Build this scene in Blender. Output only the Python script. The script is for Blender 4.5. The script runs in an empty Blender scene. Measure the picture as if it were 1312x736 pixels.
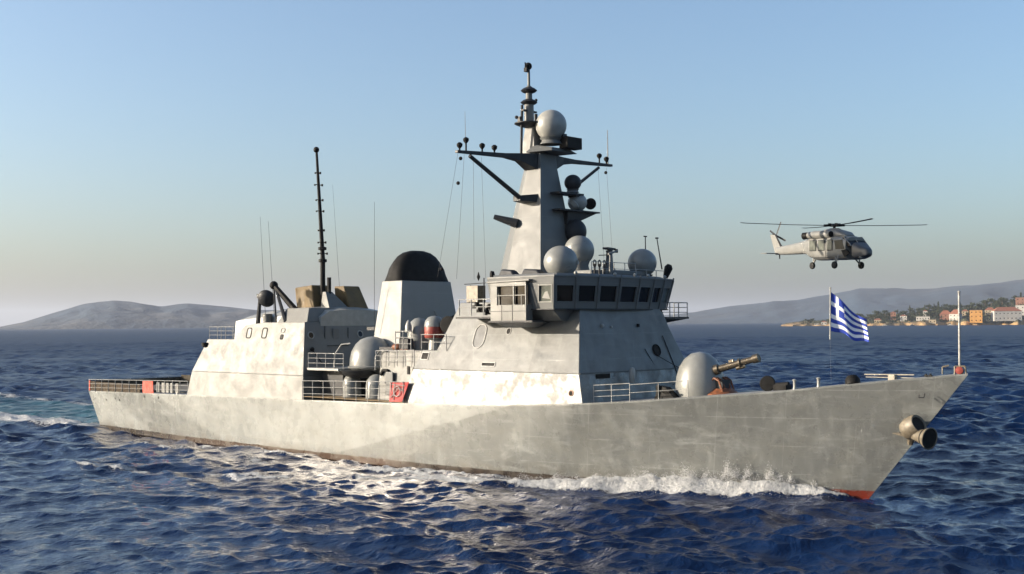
import bpy, math, random
import numpy as np
from mathutils import Vector, Matrix
R = math.radians
random.seed(7)
rng = np.random.default_rng(11)
S = bpy.context.scene
COL = S.collection

# ------------------------------------------------------------------ camera, sky, sun, exposure
cam_d = bpy.data.cameras.new('camera')
cam = bpy.data.objects.new('camera', cam_d)
COL.objects.link(cam)
S.camera = cam
yaw, pitch, roll = R(43.086), R(1.768), R(-0.431)
rt = Vector((math.cos(yaw), math.sin(yaw), 0))
fw = Vector((-math.sin(yaw) * math.cos(pitch), math.cos(yaw) * math.cos(pitch), math.sin(pitch)))
up = rt.cross(fw)
r2 = rt * math.cos(roll) + up * math.sin(roll)
u2 = -rt * math.sin(roll) + up * math.cos(roll)
M = Matrix((r2, u2, -fw)).transposed().to_4x4()
M.translation = (128.79, -72.93, 12.0)
cam.matrix_world = M
cam_d.sensor_width = 36.0
cam_d.lens = 36.0 * 1500 / 1312
cam_d.clip_start = 0.5
cam_d.clip_end = 90000

SUN_EL, SUN_AZ = R(14.0), math.atan2(-0.695, -0.70)      # azimuth measured from +Y towards +X
W = bpy.data.worlds.new('World')
S.world = W
W.use_nodes = True
wn = W.node_tree
bg = wn.nodes['Background']
sky = wn.nodes.new('ShaderNodeTexSky')
sky.sky_type = 'NISHITA'
sky.sun_disc = False
sky.sun_elevation = SUN_EL
sky.sun_rotation = SUN_AZ
sky.altitude = 0
sky.air_density = 1.0
sky.dust_density = 2.9
sky.ozone_density = 2.8
wn.links.new(sky.outputs[0], bg.inputs[0])
bg.inputs[1].default_value = 0.12

sun_d = bpy.data.lights.new('sun', 'SUN')
sun_d.energy = 5.0
sun_d.angle = R(0.5)
sun_d.color = (1.0, 0.865, 0.70)
sun = bpy.data.objects.new('sun', sun_d)
COL.objects.link(sun)
sdir = Vector((math.sin(SUN_AZ) * math.cos(SUN_EL), math.cos(SUN_AZ) * math.cos(SUN_EL), math.sin(SUN_EL)))
sun.rotation_euler = sdir.to_track_quat('Z', 'Y').to_euler()
sun.location = (40, -60, 60)

S.view_settings.view_transform = 'Standard'
S.view_settings.look = 'None'
S.view_settings.exposure = 1.12
S.view_settings.gamma = 1.0
S.view_settings.use_curve_mapping = False
S.cycles.use_denoising = True
S.cycles.max_bounces = 6
S.cycles.blur_glossy = 0.0
S.cycles.volume_bounces = 0
S.cycles.sample_clamp_indirect = 50.0

# ------------------------------------------------------------------ mesh helpers
class MB:
    def __init__(s): s.v = []; s.f = []; s.mi = []
    def add(s, vs, fs, mi=0):
        n = len(s.v); s.v += [tuple(p) for p in vs]
        s.f += [tuple(i + n for i in f) for f in fs]; s.mi += [mi] * len(fs)
        return s
    def box(s, c, d, rz=0, ry=0, rx=0):
        m = Matrix.Rotation(rz, 3, 'Z') @ Matrix.Rotation(ry, 3, 'Y') @ Matrix.Rotation(rx, 3, 'X')
        vs = []
        for k in (-.5, .5):
            for j in (-.5, .5):
                for i in (-.5, .5):
                    vs.append(Vector(c) + m @ Vector((i * d[0], j * d[1], k * d[2])))
        return s.add(vs, [(0, 2, 3, 1), (4, 5, 7, 6), (0, 1, 5, 4), (2, 6, 7, 3), (0, 4, 6, 2), (1, 3, 7, 5)])
    def hexa(s, b, t):      # bottom ring and top ring, counter clockwise from above
        n = len(b)
        return s.add(list(b) + list(t), [tuple(reversed(range(n))), tuple(range(n, 2 * n))] + [(i, (i + 1) % n, n + (i + 1) % n, n + i) for i in range(n)])
    def prism(s, poly, z0, z1):
        return s.hexa([(x, y, z0) for x, y in poly], [(x, y, z1) for x, y in poly])
    def loft(s, rings, caps=True, closed=True):
        n = len(rings[0]); vs = [p for r in rings for p in r]; fs = []
        for k in range(len(rings) - 1):
            for i in range(n if closed else n - 1):
                j = (i + 1) % n
                fs.append((k * n + i, k * n + j, (k + 1) * n + j, (k + 1) * n + i))
        if caps:
            fs.append(tuple(reversed(range(n)))); fs.append(tuple(range((len(rings) - 1) * n, len(rings) * n)))
        return s.add(vs, fs)
    def tube(s, p0, p1, r0, r1=None, n=8):
        p0, p1 = Vector(p0), Vector(p1); r1 = r0 if r1 is None else r1
        d = (p1 - p0).normalized(); a = d.orthogonal().normalized(); b = d.cross(a)
        rings = [[p + (a * math.cos(2 * math.pi * i / n) + b * math.sin(2 * math.pi * i / n)) * r for i in range(n)] for p, r in ((p0, r0), (p1, r1))]
        return s.loft(rings)
    def path(s, pts, r, n=6):
        for a, b in zip(pts[:-1], pts[1:]): s.tube(a, b, r, n=n)
        return s
    def lathe(s, c, prof, n=24, ax=(0, 0, 1)):
        d = Vector(ax).normalized(); a = Vector((1, 0, 0)) if abs(d.x) < .9 else Vector((0, 1, 0))
        a = (a - d * a.dot(d)).normalized(); b = d.cross(a); c = Vector(c)
        rings = [[c + d * z + (a * math.cos(2 * math.pi * i / n) + b * math.sin(2 * math.pi * i / n)) * max(r, .001) for i in range(n)] for r, z in prof]
        return s.loft(rings)
    def sphere(s, c, r, sc=(1, 1, 1), n=24, m=14):
        rings = []
        for k in range(m + 1):
            t = math.pi * k / m; rr = max(math.sin(t), .002) * r
            rings.append([(c[0] + rr * math.cos(2 * math.pi * i / n) * sc[0], c[1] + rr * math.sin(2 * math.pi * i / n) * sc[1], c[2] - math.cos(t) * r * sc[2]) for i in range(n)])
        return s.loft(rings)
    def torus(s, c, Rr, r, ax=(0, 0, 1), n=24, m=6):
        d = Vector(ax).normalized(); a = d.orthogonal().normalized(); b = d.cross(a); c = Vector(c)
        vs = []; fs = []
        for i in range(n):
            t = 2 * math.pi * i / n; e = a * math.cos(t) + b * math.sin(t)
            for j in range(m):
                q = 2 * math.pi * j / m
                vs.append(c + e * (Rr + r * math.cos(q)) + d * r * math.sin(q))
        for i in range(n):
            for j in range(m):
                fs.append((i * m + j, ((i + 1) % n) * m + j, ((i + 1) % n) * m + (j + 1) % m, i * m + (j + 1) % m))
        return s.add(vs, fs)
    def build(s, name, mat, parent=None, smooth=False, bevel=0, off=None):
        me = bpy.data.meshes.new(name)
        o = bpy.data.objects.new(name, me)
        w = Vector((0, 0, 0)) if off is None else Vector(off)
        if parent is not None and off is None:
            p = parent
            while p is not None: w += p.location; p = p.parent
        me.from_pydata([tuple(Vector(p) - w) for p in s.v], [], s.f)
        for m in (mat if isinstance(mat, (list, tuple)) else [mat]): me.materials.append(m)
        if isinstance(mat, (list, tuple)): me.polygons.foreach_set('material_index', s.mi)
        me.validate(); 
        import bmesh
        bm = bmesh.new(); bm.from_mesh(me); bmesh.ops.recalc_face_normals(bm, faces=bm.faces)
        bm.to_mesh(me); bm.free()
        if smooth:
            me.polygons.foreach_set('use_smooth', [True] * len(me.polygons))
            me.set_sharp_from_angle(angle=R(38))
        COL.objects.link(o)
        if parent is not None: o.parent = parent
        if bevel:
            b = o.modifiers.new('bevel', 'BEVEL'); b.width = bevel; b.segments = 2; b.limit_method = 'ANGLE'; b.angle_limit = R(30)
        return o

def tag(o, label=None, cat=None, group=None, kind=None):
    if label: o['label'] = label
    if cat: o['category'] = cat
    if group: o['group'] = group
    if kind: o['kind'] = kind
    return o
def empty(name, loc, rz=0):
    o = bpy.data.objects.new(name, None); COL.objects.link(o); o.location = loc; o.rotation_euler = (0, 0, rz)
    return o
def ip(x, xs, ys): return float(np.interp(x, xs, ys))

# ------------------------------------------------------------------ material helpers
class NT:
    def __init__(s, name):
        s.m = bpy.data.materials.new(name); s.m.use_nodes = True; s.t = s.m.node_tree; s.N = s.t.nodes; s.L = s.t.links
        s.b = s.N['Principled BSDF']
        s.tc = s.N.new('ShaderNodeTexCoord').outputs['Object']
    def put(s, sock, val):
        if hasattr(val, 'is_output'): s.L.new(val, sock)
        elif isinstance(val, (tuple, list)) and len(val) == 3 and sock.type == 'RGBA': sock.default_value = (*val, 1)
        else: sock.default_value = val
    def map(s, scale=(1, 1, 1), rot=(0, 0, 0), src=None):
        n = s.N.new('ShaderNodeMapping'); n.inputs['Scale'].default_value = scale; n.inputs['Rotation'].default_value = rot
        s.L.new(src or s.tc, n.inputs[0]); return n.outputs[0]
    def noise(s, scale, detail=5, rough=.55, vec=None, dist=0):
        n = s.N.new('ShaderNodeTexNoise'); n.inputs['Scale'].default_value = scale; n.inputs['Detail'].default_value = detail
        n.inputs['Roughness'].default_value = rough; n.inputs['Distortion'].default_value = dist
        s.L.new(vec or s.tc, n.inputs['Vector']); return n.outputs[0]
    def rng(s, v, a, b, c=0., d=1., smooth=False):
        n = s.N.new('ShaderNodeMapRange'); n.clamp = True
        if smooth: n.interpolation_type = 'SMOOTHSTEP'
        s.put(n.inputs[0], v)
        for i, k in enumerate((a, b, c, d)): n.inputs[i + 1].default_value = k
        return n.outputs[0]
    def math(s, op, a, b=0., c=None):
        n = s.N.new('ShaderNodeMath'); n.operation = op; s.put(n.inputs[0], a); s.put(n.inputs[1], b)
        if c is not None: s.put(n.inputs[2], c)
        return n.outputs[0]
    def mix(s, f, a, b, mode='MIX'):
        n = s.N.new('ShaderNodeMix'); n.data_type = 'RGBA'; n.blend_type = mode
        s.put(n.inputs[0], f); s.put(n.inputs[6], a); s.put(n.inputs[7], b); return n.outputs[2]
    def sep(s, v=None):
        n = s.N.new('ShaderNodeSeparateXYZ'); s.L.new(v or s.tc, n.inputs[0]); return n.outputs
    def bump(s, h, strength=.3, dist=.05, prev=None):
        n = s.N.new('ShaderNodeBump'); n.inputs['Strength'].default_value = strength; n.inputs['Distance'].default_value = dist
        s.L.new(h, n.inputs['Height'])
        if prev is not None: s.L.new(prev, n.inputs['Normal'])
        return n.outputs[0]
    def done(s, color=None, rough=None, normal=None, metal=None, spec=None):
        if color is not None: s.put(s.b.inputs['Base Color'], color)
        if rough is not None: s.put(s.b.inputs['Roughness'], rough)
        if normal is not None: s.L.new(normal, s.b.inputs['Normal'])
        if metal is not None: s.b.inputs['Metallic'].default_value = metal
        if spec is not None: s.b.inputs['Specular IOR Level'].default_value = spec
        return s.m

def plain(name, col, rough=.5, metal=0., var=.12, scale=3.):
    n = NT(name); d = tuple(c * (1 - var * 2.2) for c in col); l = tuple(min(1, c * (1 + var)) for c in col)
    c = n.mix(n.rng(n.noise(scale, 6), .3, .7), d, l)
    h = n.noise(scale * 4, 3)
    return n.done(c, n.rng(n.noise(scale * .7, 3), .3, .7, max(.02, rough - .08), rough + .1), n.bump(h, .15, .01), metal, .5 if max(col) > .06 else .22)

def ship_paint(name, base, camo=None, rough=.36, streak=.5, boot=False, var=1., rv=.2, gloss=False):
    n = NT(name); X = n.sep()
    warp = n.noise(.35, 3)
    big = n.rng(n.noise(.28, 7, .6, dist=.4), .32, .68)
    fine = n.rng(n.noise(1.9, 6, .65), .3, .75)
    st = n.rng(n.noise(1.0, 5, .6, vec=n.map((1.3, 1.3, .16))), .5, .78)       # vertical salt and rust runs
    dg = n.rng(n.noise(.8, 6, .6, vec=n.map((.5, .5, 1.6), (0, R(35), 0)), dist=.5), .45, .8)
    dark = tuple(c * (1 - .24 * var) for c in base); lite = tuple(min(1, c * (1 + .16 * var)) for c in base)
    c = n.mix(big, dark, lite)
    c = n.mix(n.math('MULTIPLY', fine, .35), c, tuple(k * .9 for k in base))
    if camo is not None:
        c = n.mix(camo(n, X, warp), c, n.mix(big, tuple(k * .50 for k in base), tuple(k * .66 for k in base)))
    c = n.mix(n.math('MULTIPLY', st, streak * .6), c, tuple(min(1, k * 1.45) for k in base))
    c = n.mix(n.math('MULTIPLY', dg, .4 * var), c, (base[0] * .72, base[1] * .69, base[2] * .62))
    dg2 = n.rng(n.noise(1.0, 8, .68, vec=n.map((.35, .35, 1.1), (0, R(-28), 0)), dist=1.2), .52, .8)
    c = n.mix(n.math('MULTIPLY', dg2, .5 * var), c, tuple(min(1, k * 1.5) for k in base))
    rst = n.rng(n.noise(1.0, 6, .7, vec=n.map((1.8, 1.8, .12))), .66, .76)
    c = n.mix(n.math('MULTIPLY', rst, .22), c, (.20, .12, .06))
    # plate seams: fine lines along the length and across it
    z8 = n.math('FRACT', n.math('MULTIPLY', n.math('ADD', X[2], n.math('MULTIPLY', X[0], -.008)), .52))
    x8 = n.math('FRACT', n.math('MULTIPLY', n.math('ADD', X[0], X[1]), .17))
    seam = n.math('MAXIMUM', n.rng(n.math('ABSOLUTE', n.math('SUBTRACT', z8, .5)), 0, .014, 1, 0), n.rng(n.math('ABSOLUTE', n.math('SUBTRACT', x8, .5)), 0, .005, 1, 0))
    seam = n.math('MULTIPLY', seam, n.rng(n.noise(.5, 3), .42, .6))
    c = n.mix(n.math('MULTIPLY', seam, .75 if boot else .5), c, tuple(min(1, k * 1.5) for k in base))
    rr = n.rng(n.noise(.9, 6, .6), .34, .66, rough - .06, rough + rv)
    if boot:
        edge = n.math('ADD', X[2], n.rng(n.noise(.8, 3), .3, .7, -.04, .04))
        bt = n.rng(n.math('SUBTRACT', edge, n.rng(X[0], 84, 91, 0, .22)), .52, .56, 1, 0)
        cr = n.N.new('ShaderNodeValToRGB'); n.L.new(n.rng(X[0], 0, 100), cr.inputs[0])
        e = cr.color_ramp.elements; e[0].position = .0; e[0].color = (.028, .024, .02, 1); e[1].position = 1; e[1].color = (.15, .022, .012, 1)
        for p, k in ((.14, (.03, .025, .02)), (.24, (.042, .024, .015)), (.52, (.055, .028, .016)), (.57, (.022, .018, .016)), (.855, (.02, .017, .016)), (.875, (.19, .026, .013))):
            q = cr.color_ramp.elements.new(p); q.color = (*k, 1)
        c = n.mix(bt, c, n.mix(n.rng(n.noise(1.5, 5), .35, .7, 0, .4), cr.outputs[0], (.07, .05, .035)))
        stain = n.math('MULTIPLY', n.rng(edge, .62, 1.6, .5, 0), n.rng(n.noise(.9, 5), .4, .65))
        c = n.mix(stain, c, (.075, .062, .045))
    if gloss:           # newer, glossier paint on the lower plates
        new = n.rng(X[2], 8.22, 8.27, 1, 0)
        rr = n.math('ADD', n.math('MULTIPLY', rr, n.math('SUBTRACT', 1., new)), n.math('MULTIPLY', new, n.rng(n.noise(.9, 7, .65), .40, .60, .22, .60)))
        n.L.new(n.rng(new, 0, 1, .45, .75), n.b.inputs['Specular IOR Level'])
    if gloss: c = n.mix(n.math('MULTIPLY', new, n.rng(n.noise(1.3, 7, .7), .42, .6, 0, .75)), c, (.085, .078, .062))
    nb = n.bump(n.noise(.42, 2, .5), .5, .12)
    nb = n.bump(seam, .25, .01, nb)
    nb = n.bump(n.noise(7, 4), .12, .012, nb)
    return n.done(c, rr, nb)

def lin(n, X, a, b, c, w, warp, amt=.0):     # smooth step of a*x + b*z + c
    v = n.math('ADD', n.math('MULTIPLY_ADD', X[0], a, c), n.math('MULTIPLY', X[2], b))
    if amt: v = n.math('ADD', v, n.rng(warp, .3, .7, -amt, amt))
    return n.rng(v, -w, w)
def camo_hull(n, X, warp):
    fwd = lin(n, X, 1, -4.2, -43.5, .25, warp, .7)                  # darker bow half, slanting boundary
    aft = n.math('MULTIPLY', lin(n, X, -1, -3.4, 30, .8, warp, 1.4), lin(n, X, 1, 2.5, -14, .8, warp, 1.2))
    return n.math('MAXIMUM', fwd, n.math('MULTIPLY', aft, .85))
def camo_glint_super(n, X, warp):
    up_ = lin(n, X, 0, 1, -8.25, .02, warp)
    glint_gap = n.math('MULTIPLY', n.math('MULTIPLY', lin(n, X, 1, .25, -64.9, .4, warp, .9), lin(n, X, -1, .0, 68.7, .06, warp, .1)), lin(n, X, 0, -1, 11.2, .4, warp, 1.2))  # lighter gap in the camouflage, sun glints painted in as colour
    return n.math('MULTIPLY', n.math('MULTIPLY', up_, n.math('SUBTRACT', 1., glint_gap)), .55)

G = (.36, .365, .345)
m_hull = ship_paint('hull_paint', (.225, .235, .225), camo_hull, .27, .6, True, 1.1, .10)
m_hull.node_tree.nodes['Principled BSDF'].inputs['Specular IOR Level'].default_value = .65
m_side = ship_paint('house_paint', (.112, .114, .106), None, .55, .45, False, .6, .08)
m_super = ship_paint('superstructure_paint', (.132, .138, .133), camo_glint_super, .36, .6, False, .7, .22, True)
m_grey = ship_paint('mast_paint', (.105, .11, .108), None, .6, .15, False, .35, .05)
m_fun = ship_paint('funnel_paint', (.20, .205, .195), None, .6, .12, False, .25, .05)
m_dome = plain('radome_paint', (.18, .185, .175), .34, 0, .08, 1.2)
m_white = plain('white_paint', (.26, .26, .24), .4, 0, .08, 1.5)
m_rail = plain('rail_metal', (.28, .28, .265), .45, 0, .2, 4)
m_black = plain('black_paint', (.0035, .0033, .003), .7)
m_dark = plain('dark_grey_paint', (.022, .024, .027), .5)
m_deck = plain('deck_paint', (.20, .205, .20), .7, 0, .2, 1.3)
m_deckdk = plain('dark_deck_paint', (.10, .085, .06), .75, 0, .25, 1.0)
m_wood = plain('ochre_deck', (.2, .14, .07), .75, 0, .2, 2)
m_brown = plain('brown_canvas', (.115, .075, .025), .7, 0, .15, 1.5)
m_net = plain('net_fabric', (.06, .05, .035), .9, 0, .3, 3)
m_red = plain('red_paint', (.30, .010, .010), .7)
m_dkred = plain('dark_red_paint', (.20, .025, .015), .5)
m_orange = plain('orange_fabric', (.42, .035, .012), .7)
m_rust = plain('rust_orange_paint', (.17, .055, .018), .6, 0, .3, 5)
m_gun = plain('gun_metal', (.085, .07, .05), .35, .6, .2, 6)
m_tan = plain('tan_metal', (.13, .11, .078), .5, .1, .2, 4)
m_rope = plain('rope', (.30, .27, .22), .9)
m_glass = plain('window_glass', (.004, .005, .006), .07, 0, .1, 1)
m_glass2 = plain('pale_window_glass', (.10, .11, .095), .12, 0, .25, 1.5)
m_copter = plain('helicopter_paint', (.18, .18, .168), .4, 0, .1, 1.2)
m_copnose = plain('helicopter_dark_shaded_nose', (.065, .068, .072), .45, 0, .15, 1.5)  # black radar nose, with the shade on it painted in too
m_tyre = plain('tyre_rubber', (.02, .02, .02), .8)

# ------------------------------------------------------------------ the sea
camx, camy = 128.79, -72.93
view_az = math.atan2(fw.y, fw.x)
half = R(36)
ang = np.concatenate([view_az + np.linspace(-half, half, 640, endpoint=False), view_az + np.linspace(half, 2 * math.pi - half, 70, endpoint=False)])
rad = [3.0]
while rad[-1] < 32000:
    r = rad[-1]
    rad.append(r * (1 + (.05 if r < 40 else .0026 if r < 260 else .006 if r < 900 else .03)))
rad = np.array(rad)
nr, na = len(rad), len(ang)
RR, AA = np.meshgrid(rad, ang, indexing='ij')
WX = camx + RR * np.cos(AA); WY = camy + RR * np.sin(AA)
HZ = np.zeros_like(WX); DX = np.zeros_like(WX); DY = np.zeros_like(WX)
wind = R(-62)
spc = np.maximum(RR * .0026, RR * .0017) * 2.4
near = RR < 1500
for i in range(170):
    lam = .8 * 17 ** rng.random()
    k = 2 * math.pi / lam
    th = wind + rng.normal() * .62
    amp = .0115 * lam ** .66 * rng.uniform(.5, 1.1) * (.8 if lam > 12 else 1)
    ph = rng.random() * 6.283
    kx, ky = k * math.cos(th), k * math.sin(th)
    fade = np.clip((lam / spc - 1), 0, 1)
    msk = near & (fade > 0)
    p = kx * WX[msk] + ky * WY[msk] + ph
    a = amp * fade[msk]
    HZ[msk] += a * np.cos(p)
    s_ = np.sin(p) * a * .85
    DX[msk] -= math.cos(th) * s_; DY[msk] -= math.sin(th) * s_
for lam, amp, th, ph in ((31, .13, -.9, .3), (23, .10, -1.5, 2.), (17, .08, -.6, 4.)):
    k = 2 * math.pi / lam; HZ[near] += (amp * np.cos(k * (math.cos(th) * WX + math.sin(th) * WY) + ph) * np.clip(1.3 - RR / 1400, 0, 1))[near]
# amplitude patches so the sea is not even
patch = 1 + .38 * np.sin(WX * .045 + 1.3 * np.sin(WY * .03)) * np.sin(WY * .052 + .8)
HZ *= patch

WLX = [-3, 0, 20, 40, 55, 65, 73, 82, 87, 90.3, 92.6, 93]
WLY = [5.0, 5.6, 7.1, 7.6, 7.55, 6.85, 5.55, 3.65, 2.15, 1.0, 0.0, -.2]
hbw = np.interp(WX, WLX, WLY)
def vnoise(x, y, s, seed):       # cheap smooth value noise
    g = np.random.default_rng(seed).random((64, 64))
    u = x / s; v = y / s
    i = np.floor(u).astype(int); j = np.floor(v).astype(int); fu = u - i; fv = v - j
    fu = fu * fu * (3 - 2 * fu); fv = fv * fv * (3 - 2 * fv)
    q = lambda a, b: g[a % 64, b % 64]
    return (q(i, j) * (1 - fu) + q(i + 1, j) * fu) * (1 - fv) + (q(i, j + 1) * (1 - fu) + q(i + 1, j + 1) * fu) * fv
def fbm(x, y, s, seed): return sum(vnoise(x, y, s / 2 ** k, seed + k) * .5 ** k for k in range(4)) / 1.875
loc = (np.abs(WX - 20) < 120) & (np.abs(WY) < 60)
lx, ly = WX[loc], WY[loc]
n1 = fbm(lx, ly, 5, 1); n2 = fbm(lx, ly, 1.6, 21); n3 = fbm(lx, ly, .7, 41)
dside = -ly - hbw[loc]                      # distance outboard of the starboard waterline
dport = ly - hbw[loc]
foam = np.zeros_like(lx); hz = HZ[loc]
for d in (dside, dport):
    inx = (lx > 55) & (lx < 92.2)
    # the bow wave: a ridge that leaves the stem and falls back along the hull
    c = np.interp(lx, [60, 70, 78, 84, 88, 92], [4.0, 2.6, 1.5, .75, .4, .1])
    h = np.interp(lx, [58, 68, 76, 82, 86, 89, 91.2, 92.2], [0, .5, .9, 1.35, 1.7, 1.15, .5, .0])
    w = np.interp(lx, [60, 75, 85, 91], [1.0, .9, .75, .35])
    ridge = np.exp(-((d - c) / w) ** 2) * h * (.65 + .7 * n2)
    ridge[(d < -2.5) | ~inx] = 0
    hz = hz + ridge
    foam = np.maximum(foam, np.where(inx & (d > -2.5), np.clip(ridge * 2.6 * (.55 + 1.1 * n2), 0, 1.2), 0))
    # trailing foam streaks beside the hull
    for xx, dd_, wd, st in (([46, 50, 55, 58, 62, 67, 73, 80], [11, 9.5, 8.0, 5.8, 3.6, 2.6, 1.8, 1.2], 1.5, 1.25), ([16, 30, 50, 72], [.6, .5, .6, .8], .45, .8), ([30, 36, 42, 50, 55], [18, 15.5, 13.5, 11.6, 9], .6, .85), ([20, 36, 48], [6, 4.5, 6.5], 1.0, .6), ([40, 52, 64], [2.5, 2.2, 1.6], .8, .8)):
        cc = np.interp(lx, xx, dd_) + (n1 - .5) * 2.0
        m = (lx > xx[0]) & (lx < xx[-1])
        e = np.exp(-((d - cc) / wd) ** 2) * st * np.clip((lx - xx[0]) / 4, 0, 1) * np.clip((xx[-1] - lx) / 4, 0, 1)
        g = e * np.clip((n2 - .12) * 2.6, 0, 1.2) * np.clip(.65 + (n1 - .42) * 4, 0, 1.3)
        foam = np.maximum(foam, np.where(m & (d > -1), g, 0)); hz = hz + np.where(m & (d > -1), e * .2, 0)
# calmer water close to the side, turbulent wake astern
calm = np.clip(1 - np.minimum(np.abs(dside), np.abs(dport)) / 9, 0, 1) * ((lx > 0) & (lx < 90))
lee = np.exp(-((lx - 58) / 34) ** 2) * np.clip((dside + 1) / 3, 0, 1) * np.clip((62 - dside) / 25, 0, 1)
hz = hz * (1 - .25 * calm) * (1 - .35 * lee)
aft = (lx < 1)
wk = np.clip(-(lx) / 6, 0, 1) * aft
yy = np.abs(ly)
sb = -4.5 - .06 * (-lx); spread = 2.6 + .05 * np.clip(-lx, 0, 60)
foam = np.maximum(foam, wk * np.exp(-((ly - sb) / spread) ** 2) * np.clip((n1 * .5 + n2 * .5 - .05) * 3.2, 0, 1.5))
foam = np.maximum(foam, wk * np.exp(-((ly - 11 + lx * .08) / 1.6) ** 2) * np.clip((n1 * .5 + n2 * .5 - .3) * 3, 0, .9))
foam = np.maximum(foam, wk * np.clip(1 + lx / 22, 0, 1) * (yy < 6) * np.clip((n2 - .25) * 2.4, 0, 1))
turq = np.zeros_like(WX); turq[loc] = wk * np.clip((ly - sb + 2) / 3, 0, 1) * np.clip((12 - lx * .08 - ly) / 3, 0, 1) * np.clip(1.15 + lx / 110, 0, 1)
hz = hz + wk * np.exp(-((ly - sb) / 2.4) ** 2) * .4
hz = hz + np.clip(foam, 0, 1) * (n3 - .45) * .42
# scattered white horses
crest = np.clip((hz - .62) * 3, 0, 1) * np.clip((n2 - .45) * 4, 0, 1)
foam = np.maximum(foam, crest * .8)
HZ[loc] = hz
FO = np.zeros_like(WX); FO[loc] = foam
vx = (WX + DX).ravel(); vy = (WY + DY).ravel(); vz = HZ.ravel()
me = bpy.data.meshes.new('sea')
nv = nr * na
co = np.empty((nv + 1, 3), np.float32); co[:nv, 0] = vx; co[:nv, 1] = vy; co[:nv, 2] = vz; co[nv] = (camx, camy, 0)
I = np.arange(nr - 1)[:, None] * na; J = np.arange(na)[None, :]; J2 = (J + 1) % na
q = np.stack([I + J, I + na + J, I + na + J2, I + J2], -1).reshape(-1, 4)
nq = len(q)
tri = np.stack([np.full(na, nv), np.arange(na), (np.arange(na) + 1) % na], -1)
me.vertices.add(nv + 1); me.vertices.foreach_set('co', co.ravel())
me.loops.add(nq * 4 + na * 3); me.loops.foreach_set('vertex_index', np.concatenate([q.ravel(), tri.ravel()]).astype(np.int32))
me.polygons.add(nq + na)
me.polygons.foreach_set('loop_start', np.concatenate([np.arange(nq) * 4, nq * 4 + np.arange(na) * 3]).astype(np.int32))
me.polygons.foreach_set('use_smooth', np.ones(nq + na, bool))
me.update(calc_edges=True)
at = me.attributes.new('foam', 'FLOAT', 'POINT'); at.data.foreach_set('value', np.append(FO.ravel(), 0).astype(np.float32))
at = me.attributes.new('churn', 'FLOAT', 'POINT'); at.data.foreach_set('value', np.append(turq.ravel(), 0).astype(np.float32))
sea = bpy.data.objects.new('sea', me); COL.objects.link(sea)
tag(sea, 'deep blue choppy sea with foam beside the grey ship', None, None, 'structure')

n = NT('sea_water')
fa = n.N.new('ShaderNodeAttribute'); fa.attribute_name = 'foam'
ch = n.N.new('ShaderNodeAttribute'); ch.attribute_name = 'churn'
fn = n.noise(2.6, 8, .7)
fm = n.rng(n.math('ADD', fa.outputs['Fac'], n.rng(fn, .3, .7, -.38, .38)), .42, .62)
fm = n.math('MULTIPLY', fm, n.rng(fa.outputs['Fac'], .04, .2))
base = n.mix(n.rng(n.noise(.02, 4), .35, .65), (.0016, .0085, .034), (.0032, .0135, .048))
base = n.mix(n.math('MULTIPLY', ch.outputs['Fac'], .8), base, (.025, .085, .095))
fcol = n.mix(n.rng(n.noise(3.5, 7, .7), .35, .68), (.30, .315, .33), (.66, .66, .65))
col = n.mix(fm, base, fcol)
tcw = n.map((1, 1, 1), (0, 0, R(28)))
w1 = n.noise(.55, 4, .6, vec=n.map((1, .55, 1), (0, 0, R(28))), dist=.6)
w2 = n.noise(2.3, 5, .62, vec=n.map((1, .6, 1), (0, 0, R(20))), dist=.5)
w3 = n.noise(.11, 3, .5, vec=n.map((1, .45, 1), (0, 0, R(30))))
w4 = n.noise(6.5, 4, .6, vec=n.map((1, .7, 1), (0, 0, R(24))))
w5 = n.noise(.035, 4, .6, vec=n.map((1, .5, 1), (0, 0, R(30))))
nb = n.bump(w5, 1.0, 2.2)
nb = n.bump(w3, 1.0, 1.0, nb)
nb = n.bump(w1, 1.0, .30, nb)
nb = n.bump(w2, 1.0, .085, nb)
nb = n.bump(w4, .8, .02, nb)
Xs = n.sep(); rd_ = n.math('SQRT', n.math('ADD', n.math('POWER', n.math('ABSOLUTE', n.math('SUBTRACT', Xs[0], 60.)), 2.), n.math('POWER', n.math('ABSOLUTE', n.math('ADD', Xs[1], 25.)), 2.)))
wr = n.math('ADD', n.rng(rd_, 45, 160, .05, .24), n.rng(rd_, 160, 700, 0, .12))
n.L.new(n.math('ADD', n.rng(rd_, 40, 100, .32, 0), n.rng(rd_, 90, 450, .12, .035)), n.b.inputs['Specular IOR Level'])
nb = n.bump(n.math('MULTIPLY', fm, n.noise(4.5, 6, .7)), 1.0, .35, nb)
n.b.inputs['IOR'].default_value = 1.333
sea.data.materials.append(n.done(col, n.mix(fm, wr, (.6, .6, .6)), nb))

# haze: an even body of air round everything
hz_b = MB().box((camx, camy, 250), (70000, 70000, 520)).build('haze', None)
hz_b.data.materials.clear()
hm = bpy.data.materials.new('haze_air'); hm.use_nodes = True
hm.node_tree.nodes.remove(hm.node_tree.nodes['Principled BSDF'])
pv = hm.node_tree.nodes.new('ShaderNodeVolumePrincipled')
pv.inputs['Color'].default_value = (.62, .68, .80, 1); pv.inputs['Density'].default_value = 4.2e-5
pv.inputs['Anisotropy'].default_value = .2
hm.node_tree.links.new(pv.outputs[0], hm.node_tree.nodes['Material Output'].inputs['Volume'])
hz_b.data.materials.append(hm)
tag(hz_b, 'pale blue sea haze over the whole bay', None, None, 'stuff')

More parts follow.
